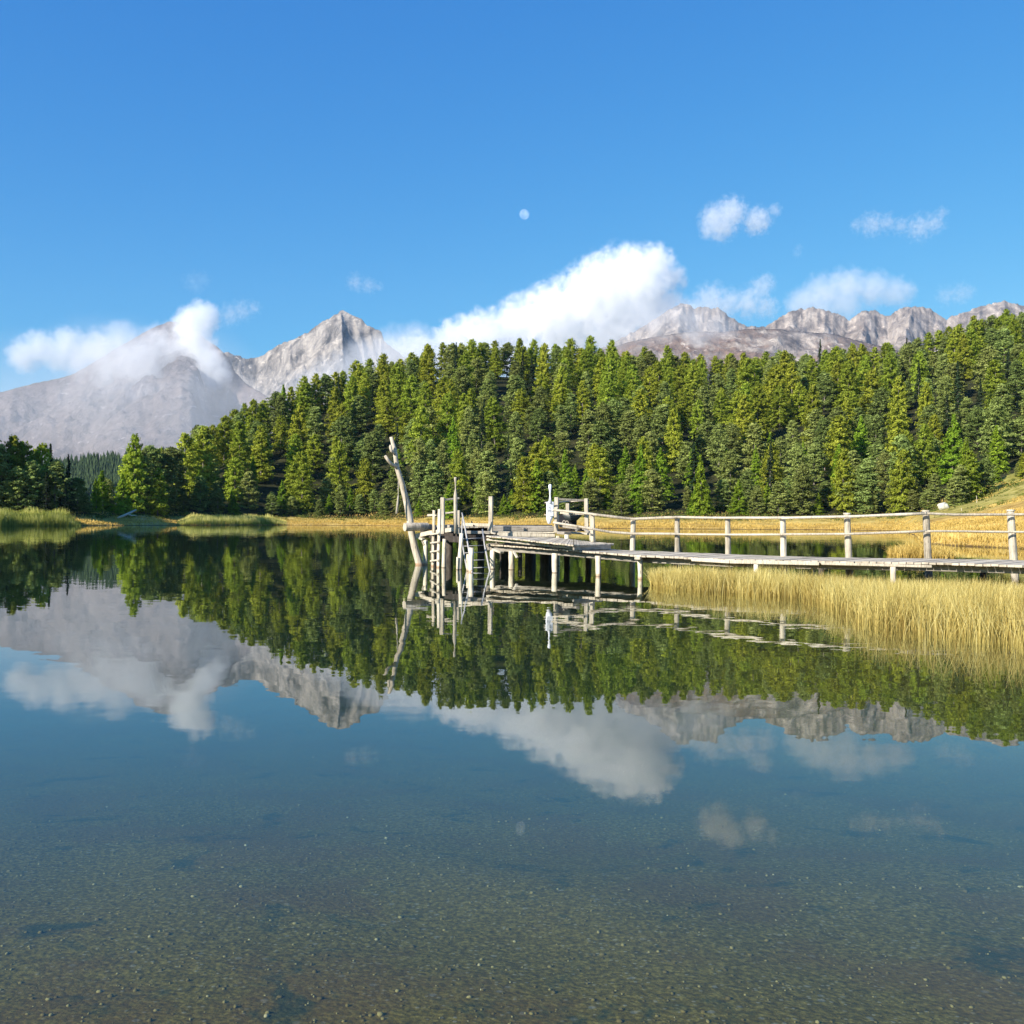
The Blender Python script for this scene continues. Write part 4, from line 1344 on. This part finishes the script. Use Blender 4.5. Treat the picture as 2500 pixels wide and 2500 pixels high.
# rails round the corner
MB().beam(P(1363, 1219, 37.0), P(1429, 1222, 37.4), 0.08, 0.075, 0.35).beam(P(1362, 1226, 37.0), P(1392, 1223.5, 39.0), 0.07, 0.05, 0.9).beam(P(1392, 1224.5, 39.0), P(1428, 1222.5, 37.4), 0.07, 0.04, 0.9).build('rail', M_RAIL, pf)
rail([(1351, 1245, 36.4), (1395, 1249.5, 35.4), (1440, 1254.5, 33.8), (1450, 1256, 33.5)], 6.0, pf)
MB().beam(P(1369, 1252, 37.6), P(1428, 1254.5, 37.0), 0.1, 0.075, 0.8).build('rail', M_RAIL, pf)
MB().beam(P(1369, 1283, 37.0), P(1412, 1289, 35.6), 0.14, 0.11, 0.5).build('beam', M_GREY, pf)
MB().beam(P(1424, 1290, 36.0), P(1438, 1300, 35.4), 0.1, 0.08, 0.4).build('brace', M_GREY, pf)
MB().beam(P(1368, 1300.5, 36.6), P(1386, 1302, 36.2), 0.3, 0.10, 0.4).build('beam', M_GREY, pf)
MB().beam(P(1388, 1300, 37.2), P(1439, 1303.5, 36.6), 0.3, 0.07, 0.7).build('beam', M_RAIL, pf)
MB().beam(P(1405, 1297, 37.2), P(1411, 1291, 37.2), 0.2, 0.07, 0.5).build('brace', M_GREY, pf)
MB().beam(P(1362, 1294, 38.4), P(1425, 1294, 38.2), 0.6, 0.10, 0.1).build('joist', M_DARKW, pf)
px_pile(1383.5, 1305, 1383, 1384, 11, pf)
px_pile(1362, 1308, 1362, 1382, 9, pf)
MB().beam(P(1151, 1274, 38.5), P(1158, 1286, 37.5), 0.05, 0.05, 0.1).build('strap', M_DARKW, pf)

# gate with the carved post
gt = empty('gate', P(1098, 1300, 35.6), 'narrow timber gate frame on the platform, taller post carved to a slim neck', 'gate')
sq_post(1081, 1214.5, 1080.5, 1304, 10, 35.6, gt, t=0.8)
D_ = 35.4
pts = [P(1112, y, D_) for y in (1302, 1260, 1210, 1203, 1196, 1190, 1183, 1178, 1173, 1168, 1165)]
rw = [9.6, 9.4, 9.0, 7.0, 3.6, 2.4, 3.0, 4.6, 6.2, 7.0, 6.6]
MB().tube(pts, [w * D_ / 5000 for w in rw], 10, 0.6, 0.1).build('carved_post', M_RAIL, gt, True)
MB().beam(P(1085, 1220.5, 35.6), P(1121, 1216.5, 35.9), 0.06, 0.065, 0.9).build('rail', M_RAIL, gt)
MB().beam(P(1085, 1253, 35.6), P(1109, 1250.5, 35.6), 0.06, 0.055, 0.9).build('rail', M_RAIL, gt)
sq_post(1120, 1246, 1120, 1298, 6.5, 36.6, gt, t=0.3)
sq_post(1117, 1290, 1117, 1304, 13, 35.5, gt, 'foot_block', t=0.9)

# wooden ladder
wl = empty('wooden_ladder', W(1066, 1384), 'upright wooden ladder with short rungs rising from the water left of the gate', 'ladder')
for (x0, y0, x1, y1, w, D) in ((1060, 1246, 1056.5, 1381, 6.3, 35.8), (1073, 1243, 1070, 1385, 6.8, 35.0)):
    a, b = P(x0, y0, D), P(x1, y1, D)
    MB().beam(b + (b - a) * 0.12, a, w * D / 2500, w * D / 2500, None, 0.01, up=V((0.3, 1, 0))).build('stile', M_PILE, wl)
for y in (1304, 1325, 1346.5, 1369):
    MB().beam(P(1051.5, y + 0.8, 35.9), P(1071, y - 1.8, 34.8), 0.06, 0.055, 0.9, 0.006).build('rung', M_RAIL, wl)
MB().beam(P(1044, 1259, 36.1), P(1066, 1258, 35.7), 0.05, 0.045, 0.9, 0.006).build('rung', M_RAIL, wl)
MB().beam(P(1044, 1256.3, 36.2), P(1058, 1255.8, 35.9), 0.04, 0.03, 0.6, 0.004).build('rung', M_RAIL, wl)

# metal ladder
ml = empty('metal_ladder', W(1165, 1395), 'slanting steel bathing ladder with thin rungs hanging into the water', 'ladder')
rr_ = 0.026
MB().tube([P(1128, 1252.5, 35.2), P(1134, 1280, 34.6), P(1144, 1340, 33.2), P(1153, 1403, 31.9), P(1156, 1424, 31.3)], rr_, 8, 0.8).build('stile', M_METAL, ml, True)
MB().tube([P(1129, 1262, 35.1), P(1127.5, 1300, 34.6), P(1128.5, 1325, 34.2), P(1137, 1375, 33.4), P(1141.5, 1398, 33.0), P(1144, 1412, 32.7)], rr_ * 0.85, 8, 0.8).build('stile', M_METAL, ml, True)
MB().tube([P(1177.5, 1293, 35.6), P(1183, 1330, 34.6), P(1190, 1366, 33.6), P(1195.5, 1392, 32.9), P(1199, 1412, 32.3)], rr_ * 1.15, 8, 0.8).build('stile', M_METAL, ml, True)
for (y, xa, xb, Da, Db) in ((1314.5, 1131, 1180, 34.5, 35.0), (1332.5, 1133, 1183, 34.1, 34.6), (1349, 1134, 1186, 33.8, 34.2), (1367.5, 1138, 1190, 33.5, 33.7), (1385.8, 1141, 1194, 33.1, 33.1)):
    MB().tube([P(xa, y + 1, Da), P(xb, y - 1, Db)], 0.014, 6, 0.8).build('rung', M_METAL, ml, True)

# leaning bare trunk with two limb stubs
tk = empty('leaning_trunk', W(1025, 1378.6), 'pale bare tree trunk leaning left out of the water with two stub branches', 'tree trunk')
tp = [(954.5, 1067, 36.6), (963.5, 1098, 36.6), (969, 1141, 36.6), (981.5, 1181, 36.7), (992.5, 1225, 36.8), (1001, 1268, 36.8), (1005, 1300, 36.9), (1013, 1337, 36.9), (1021.5, 1368, 36.9), (1025.5, 1384, 36.9), (1030, 1405, 36.9)]
tw = [8, 10, 12, 14, 15.5, 17, 17.5, 18, 18.5, 19.5, 19.5]
MB().tube([P(*q) for q in tp], [w * 36.8 / 5000 for w in tw], 12, 0.6, 0.07).build('stem', M_LOG, tk, True)
MB().tube([P(968, 1139, 36.55), P(957, 1134, 36.4), P(949, 1126, 36.3), P(940, 1113, 36.2)], [0.07, 0.062, 0.055, 0.05], 9, 0.7, 0.08).build('branch', M_LOG, tk, True)
MB().tube([P(962, 1107, 36.5), P(955.5, 1100, 36.4), P(953, 1091, 36.4), P(953.5, 1086, 36.4)], [0.055, 0.055, 0.05, 0.03], 9, 0.7, 0.08).build('branch', M_LOG, tk, True)
MB().tube([P(972.5, 1170, 36.45), P(972.2, 1210, 36.45)], 0.012, 5, 0.6).build('rope', M_RAIL, tk)
MB().tube([P(972.2, 1210, 36.45), P(970.5, 1230, 36.45), P(968.5, 1254, 36.45)], [0.02, 0.038, 0.045], 7, 0.6).build('hanging_paddle', M_RAIL, tk, True)
# round log lying across at the platform corner
lg = MB().tube([P(988, 1287, 36.2), P(1000, 1286.6, 36.3), P(1022, 1286, 36.5), P(1043, 1285.5, 36.8)], [0.145, 0.155, 0.15, 0.14], 18, 0.5, 0.1).build('log', M_LOG, None, False)
tag(lg, 'thick short round log lying across the left corner of the platform', 'log')
lg = MB().beam(P(1041, 1286, 36.7), P(1060, 1288, 37.2), 0.2, 0.2, 0.4, 0.02).build('timber_block', M_GREY)
tag(lg, 'grey squared timber block against the right end of the round log', 'timber')

# ---------------------------------------------------------------- lifebuoy board
lb = empty('lifebuoy_board', P(1343, 1281, 36.4), 'white painted rescue board on a post with a knob-topped paddle', 'rescue board')
D_ = 36.4
ys = [1229, 1216, 1206, 1195, 1191, 1187, 1184, 1182]
ws = [10, 4.4, 3.0, 6.0, 7.8, 8.4, 7.0, 4.0]
MB().tube([P(1343, y, D_) for y in ys], [w * D_ / 5000 for w in ws], 12, 0.6, 0.0).build('paddle', M_WHITE, lb, True)
mb = MB(); mb.box(P(1343, 1243, D_), V((0.125, 0.04, 0)), V((-0.012, 0.035, 0)), V((0, 0, 0.262)), 0.5, 0.015); mb.build('board', M_WHITE, lb)
mb = MB(); mb.tube([P(1341.5, 1261.5, D_), P(1341, 1268, D_), P(1340.5, 1273, D_), P(1341.5, 1279, D_)], [0.115, 0.105, 0.07, 0.055], 12, 0.5); mb.build('float', M_WHITE, lb, True)
MB().beam(P(1330, 1227, 36.6), P(1352, 1227.5, 36.6), 0.04, 0.05, 0.8).build('bracket', M_RAIL, lb)
MB().beam(P(1329.5, 1257, 36.6), P(1352, 1258, 36.6), 0.04, 0.05, 0.8).build('bracket', M_RAIL, lb)
mb = MB()
for (dx, y, w, h) in ((-1.0, 1239, 0.6, 3.2), (-4.2, 1245.5, 2.2, 1.2), (-0.8, 1246, 1.4, 1.6), (2.6, 1245.6, 2.0, 1.2), (-3.6, 1248, 1.6, 0.8), (0.4, 1248.3, 1.8, 0.8)):
    c = P(1342.4 + dx, y, D_ - 0.062)
    mb.box(c, V((w * D_ / 5000, 0, 0)), V((0, 0.003, 0)), V((0, 0, h * D_ / 5000)), 0.5)
mb.build('lettering', M_BLACK, lb)

# ---------------------------------------------------------------- boat hull on dark box
MB_ = MB()
D_ = 38.2
c = P(1385, 1270, D_)
hx = 0.36
bx = MB().box(P(1385, 1269.5, D_), V((0.335, 0, 0)), V((0, 0.3, 0)), V((0, 0, 0.185)), 0.4, 0.02).build('tarred_box', M_TAR)
tag(bx, 'black tarred box standing behind the rails right of the rescue board', 'box')
bt = empty('rowing_boat', P(1397, 1266, 37.6), 'small dark boat hull set on the black box behind the rails', 'boat')
mb = MB()
n_ = 12
rows = []
for i in range(n_ + 1):
    f = i / n_ * 2 - 1
    cxp = P(1397 + f * 24, 1258.5 + 0.6 * f * f, 37.6)
    wd = 0.22 * (1 - abs(f) ** 2.3) + 0.01
    dp = 0.23 * (1 - abs(f) ** 2.0) + 0.02
    ring = []
    for j in range(9):
        a = math.pi * j / 8
        v = mb.bm.verts.new((cxp.x, cxp.y - math.cos(a) * wd, cxp.z - math.sin(a) ** 0.8 * dp + 0.05 * f * f)); v[mb.tone] = 0.5
        ring.append(v)
    rows.append(ring)
for A, B_ in zip(rows, rows[1:]):
    for j in range(8): mb.bm.faces.new((A[j], A[j + 1], B_[j + 1], B_[j]))
h_ = mb.build('hull', M_HULL, bt, True)
sm = h_.modifiers.new('skin', 'SOLIDIFY'); sm.thickness = 0.025
for s in (-1, 1):
    q = [P(1397 + f * 24, 1258.3 + 0.6 * f * f, 37.6) + V((0, s * (0.22 * (1 - abs(f) ** 2.3) + 0.01), 0.05 * f * f)) for f in np.linspace(-1, 1, 13)]
    MB().tube(q, 0.018, 6, 0.8).build('gunwale', M_METAL if s < 0 else M_GREY, bt, True)
rp = MB()
for k in range(2):
    q = [P(1377.5 + k * 7 + 3.4 * math.cos(a), 1275.5 + k * 1 - 4.4 * math.sin(a), 37.7) for a in np.linspace(-0.3, 3.6, 14)]
    rp.tube(q, 0.022, 6, 0.8)
tag(rp.build('rope_coil', M_GREY, None, True), 'pale looped rope hanging on the black box below the boat', 'rope')


# ---------------------------------------------------------------- lake bed pebbles
def pebbles():
    r = np.random.default_rng(77)
    n = 3600
    ico = bmesh.new(); bmesh.ops.create_icosphere(ico, subdivisions=1, radius=1)
    bv = np.array([v.co[:] for v in ico.verts]); bf = np.array([[v.index for v in f.verts] for f in ico.faces]); ico.free()
    D = 3.0 * (14 / 3.0) ** r.random(n)
    u = r.uniform(-0.62, 0.62, n)
    z = ground_z(u, D)
    s = np.clip(r.lognormal(-5.25, 0.45, n), 0.003, 0.011)
    V_, F_, T_ = [], [], []
    sc = np.stack([s * r.uniform(0.8, 1.5, n), s * r.uniform(0.8, 1.5, n), s * r.uniform(0.5, 0.9, n)], 1)
    c = np.stack([u * D, D, z + s * 0.3 + 0.0], 1)
    c[:, 2] += np.array([0.05 * noise.noise(Vector((a * 0.9, b * 0.9, 0))) * min(1, -zz * 2) for a, b, zz in zip(c[:, 0], c[:, 1], z)])
    V_ = (bv[None] * (1 + r.normal(0, 0.12, (n, len(bv), 1))) * sc[:, None]) + c[:, None]
    F_ = bf[None] + (np.arange(n) * len(bv))[:, None, None]
    me = np_mesh('pebbles', V_.reshape(-1, 3), F_.reshape(-1, 3), np.repeat(r.random(n), len(bv)))
    m = NT('pebble_stone')
    t = m.n('ShaderNodeAttribute', attribute_name='tone').outputs['Fac']
    m.principled(m.ramp(t, [(0.0, (0.07, 0.05, 0.006)), (0.5, (0.13, 0.10, 0.02)), (0.95, (0.24, 0.20, 0.07)), (1.0, (0.38, 0.34, 0.2))]), 0.8)
    tag(link('pebbles', me, m.m), 'small pebbles scattered over the shallow lake bed in the foreground', 'pebbles', kind='stuff')


pebbles()


# ---------------------------------------------------------------- clouds
def cloud(name, blobs, dens, soft=0.45, rough=1.0, nscale=0.007, label='', thr=0.12, detail=6, zs=1.0):
    """blobs: (x_px, y_px, radius_px, D)"""
    B = []
    for (x, y, r, D) in blobs:
        c = P(x, y, D); B.append((c, r * 1.42 / 2500 * D))
    bm = bmesh.new()
    for c, r in B:
        bmesh.ops.create_icosphere(bm, subdivisions=2, radius=r * 1.12, matrix=Matrix.Translation(c))
    me = bpy.data.meshes.new(name); bm.to_mesh(me); bm.free()
    n = NT(name)
    nscale = nscale * (2.0 if name != 'cloud_mist' or nscale > 0.004 else 1.0)
    geo = n.pos()
    warp = n.noise(geo, nscale * 0.6, 2, 0.5).outputs['Color']
    wp = n.vmath('ADD', geo, n.vmath('MULTIPLY', n.vmath('SUBTRACT', warp, (0.5, 0.5, 0.5)), (0.55 / nscale,) * 3))
    nz = n.noise(wp, nscale * 1.25, detail, 0.66).outputs[0]
    f = None
    for c, r in B:
        d = n.t.nodes.new('ShaderNodeVectorMath'); d.operation = 'DISTANCE'
        n.set(d.inputs[0], geo); d.inputs[1].default_value = c
        q = n.math('MULTIPLY_ADD', d.outputs['Value'], -1.0 / r, 1.0)
        f = q if f is None else n.math('SMOOTH_MAX', f, q, 0.2)
    e = n.math('ADD', f, n.math('MULTIPLY', n.math('SUBTRACT', nz, 0.5), 2.9 * rough))
    e = n.math('MULTIPLY', n.math('SUBTRACT', e, thr), 1.0 / soft, clamp=True)
    e = n.math('MULTIPLY', e, n.sstep(f, -0.08, 0.12))
    v = n.n('ShaderNodeVolumeScatter')
    v.inputs['Color'].default_value = (0.975, 0.972, 0.98, 1)
    n.set(v.inputs['Density'], n.math('MULTIPLY', e, dens))
    n.t.links.new(v.outputs[0], n.out.inputs['Volume'])
    o = link(name, me, n.m)
    rm = o.modifiers.new('hull', 'REMESH'); rm.mode = 'VOXEL'; rm.voxel_size = max(min(r for c, r in B) * 0.3, 8.0)
    tag(o, label, 'cloud', kind='stuff')
    return o


def along(pts, n, rs, seed, D, yj=0.0, dj=150):
    """blobs strewn along a polyline of (x, y, r)"""
    r = random.Random(seed); out = []
    for k in range(n):
        f = (k + r.random() * 0.5) / n * (len(pts) - 1); i = int(f); f -= i
        i2 = min(i + 1, len(pts) - 1)
        x, y, q = [pts[i][c] * (1 - f) + pts[i2][c] * f for c in range(3)]
        q *= r.uniform(*rs)
        out.append((x + r.uniform(-0.3, 0.3) * q, y + r.uniform(-yj, yj) * q, q, D + r.uniform(-dj, dj)))
    return out


big = along([(905, 892, 34), (1010, 862, 40), (1110, 836, 46), (1210, 806, 54), (1300, 790, 60), (1400, 766, 70), (1480, 728, 84), (1560, 692, 80), (1606, 672, 58)], 15, (0.85, 1.1), 4, 7300)
big += [(1598, 650, 44, 7300), (1548, 660, 50, 7250), (1646, 680, 28, 7300), (1500, 792, 80, 7350), (1590, 756, 64, 7350), (1380, 838, 72, 7350), (1240, 862, 66, 7350), (1100, 880, 52, 7350), (1000, 900, 44, 7300)]
cloud('cloud_bank', big, 0.012, 0.5, 1.0, 0.005, 'huge white cloud bank rising to the right above the wooded hill')
cloud('cloud', [(1745, 535, 34, 9000), (1785, 520, 36, 9000), (1762, 552, 34, 9000), (1848, 540, 32, 9000), (1893, 512, 14, 9000), (1728, 562, 20, 9000)], 0.006, 0.5, 0.8, 0.009, 'small white puffy cloud high at right, two lumps', thr=0.18)
cloud('cloud', [(2130, 548, 30, 9000), (2165, 545, 24, 9000), (2200, 552, 22, 9000), (2245, 555, 32, 9000), (2280, 545, 26, 9000), (2300, 520, 16, 9000), (2095, 550, 18, 9000)], 0.0045, 0.7, 1.2, 0.011, 'wispy torn cloud high near the right edge', thr=0.32)
cloud('cloud', [(1735, 738, 42, 8200), (1775, 742, 36, 8200), (1690, 760, 30, 8200), (1825, 740, 36, 8200), (1860, 705, 28, 8200), (1872, 690, 20, 8200), (1870, 750, 28, 8200)], 0.005, 0.6, 0.85, 0.008, 'pale two-lobed cloud behind the dark summit', thr=0.18)
cloud('cloud', [(1960, 745, 40, 7200), (2010, 720, 46, 7200), (2070, 705, 46, 7200), (2130, 708, 42, 7200), (2185, 715, 36, 7200), (2215, 712, 22, 7200), (2000, 755, 40, 7200), (2060, 745, 40, 7200)], 0.0052, 0.6, 0.6, 0.006, 'flat wedge of soft cloud resting above the pale range', thr=0.12)
cloud('cloud', [(2310, 722, 24, 8600), (2345, 718, 26, 8600), (2365, 712, 18, 8600)], 0.003, 0.8, 1.0, 0.01, 'faint thin cloud scrap between wedge cloud and right edge', thr=0.25)
cloud('cloud', [(868, 690, 22, 8600), (900, 697, 20, 8600), (925, 700, 12, 8600)], 0.0035, 0.8, 1.0, 0.012, 'tiny faint cloud right above the pointed peak', thr=0.25)
cloud('cloud', [(560, 768, 28, 8200), (590, 758, 26, 8200), (620, 752, 18, 8200)], 0.0035, 0.8, 1.0, 0.011, 'small faint cloud between the white column and the peak', thr=0.25)
cloud('cloud', [(470, 688, 24, 8600), (492, 684, 22, 8600), (480, 700, 20, 8600)], 0.0012, 0.9, 1.0, 0.011, 'barely visible cloud wisp above the white column', thr=0.25)
cloud('cloud', [(1946, 618, 12, 9000), (1950, 606, 10, 9000)], 0.002, 0.8, 1.0, 0.015, 'tiny cloud fleck below the puffy cloud', thr=0.2)
cloud('cloud', [(60, 868, 38, 7200), (95, 850, 38, 7200), (130, 870, 30, 7200), (165, 845, 42, 7200), (180, 868, 36, 7200), (155, 875, 34, 7200), (205, 862, 34, 7200), (240, 855, 36, 7200)], 0.009, 0.6, 0.5, 0.006, 'pair of soft white cloud lumps left of the massif', thr=0.1)
cloud('cloud_mist', [(60, 1010, 150, 2550), (260, 1000, 170, 2550), (470, 1010, 160, 2550), (640, 1040, 120, 2500), (-120, 1030, 150, 2550)], 0.0030, 1.4, 0.35, 0.003, 'broad thin bluish veil of air over the foot of the massif', thr=-0.05)
# clouds that hang on the mountains themselves, inside the haze
cloud('cloud_mist', [(480, 792, 44, 4500), (495, 775, 36, 4500), (470, 815, 40, 4500), (478, 842, 42, 4480), (490, 872, 42, 4450), (515, 895, 38, 4400), (500, 920, 34, 4380), (452, 790, 28, 4550), (535, 918, 26, 4380)], 0.018, 0.55, 0.55, 0.008, 'white upright column of cloud on the massif summit', thr=0.1)
cloud('cloud_mist', [(250, 848, 42, 4300), (290, 835, 44, 4350), (320, 870, 48, 4300), (340, 895, 46, 4250), (285, 880, 40, 4250), (365, 855, 44, 4400), (400, 840, 44, 4500), (310, 905, 34, 4200), (225, 870, 34, 4300), (420, 880, 36, 4400), (262, 905, 36, 4200), (360, 925, 36, 4200), (200, 895, 30, 4250)], 0.0095, 0.8, 0.6, 0.006, 'soft broken cloud across the massif slope', thr=0.05)
cloud('cloud_mist', [(210, 950, 40, 3900), (270, 945, 44, 3900), (330, 950, 44, 3900), (160, 960, 36, 3900), (560, 960, 50, 3900), (620, 975, 46, 3900), (690, 960, 46, 3900), (480, 960, 44, 3900), (400, 965, 40, 3900)], 0.0022, 1.2, 0.8, 0.005, 'thin misty veil over the lower mountain slopes', thr=0.02)
cloud('cloud_mist', [(800, 925, 46, 4600), (850, 905, 50, 4600), (900, 885, 54, 4600), (950, 870, 60, 4600), (1010, 870, 64, 4600), (750, 945, 40, 4600), (880, 860, 34, 4600), (960, 835, 34, 4600), (1080, 880, 60, 4600)], 0.0085, 0.9, 0.55, 0.005, 'white cloud wrapped round the right foot of the peak', thr=0.06)
cloud('cloud_mist', [(1640, 775, 46, 3600), (1690, 785, 48, 3600), (1745, 795, 42, 3600), (1600, 790, 50, 3600), (1540, 800, 50, 3600), (1480, 815, 50, 3600), (1700, 820, 34, 3550), (1780, 800, 26, 3600), (1650, 765, 34, 3600), (1720, 775, 34, 3600), (1570, 770, 44, 3600)], 0.007, 0.9, 0.7, 0.007, 'grey cloud drifting over the shoulder of the dark summit', thr=0.08)

# ---------------------------------------------------------------- moon
n = NT('moon_surface')
df = n.n('ShaderNodeBsdfDiffuse')
n.set(df.inputs['Color'], n.ramp(n.noise(n.pos(obj=True), 0.012, 4, 0.6).outputs[0], [(0.4, (0.07, 0.067, 0.06)), (0.6, (0.16, 0.15, 0.13))]))
tr = n.n('ShaderNodeBsdfTransparent')
ad = n.n('ShaderNodeAddShader')
n.t.links.new(df.outputs[0], ad.inputs[0]); n.t.links.new(tr.outputs[0], ad.inputs[1]); n.t.links.new(ad.outputs[0], n.out.inputs['Surface'])
bm = bmesh.new(); bmesh.ops.create_uvsphere(bm, u_segments=48, v_segments=24, radius=16000 * 12.2 / 2500)
me = bpy.data.meshes.new('moon'); bm.to_mesh(me); bm.free(); me.shade_smooth()
mo = link('moon', me, n.m); mo.location = P(1280, 523, 16000)
tag(mo, 'pale daytime gibbous moon high in the blue sky', 'moon')

# ---------------------------------------------------------------- haze
n = NT('haze')
pv = n.n('ShaderNodeVolumePrincipled')
pv.inputs['Color'].default_value = (0.50, 0.72, 1.0, 1)
pv.inputs['Density'].default_value = 0.000024
pv.inputs['Density Attribute'].default_value = ''
n.t.links.new(pv.outputs[0], n.out.inputs['Volume'])
bm = bmesh.new(); bmesh.ops.create_cube(bm, size=1.0)
for v in bm.verts:
    v.co = Vector((v.co.x * 29000, 3000 + v.co.y * 6900, (-7.0 if v.co.z < 0 else 1420.0)))
me = bpy.data.meshes.new('haze'); bm.to_mesh(me); bm.free()
tag(link('haze', me, n.m), kind='stuff')
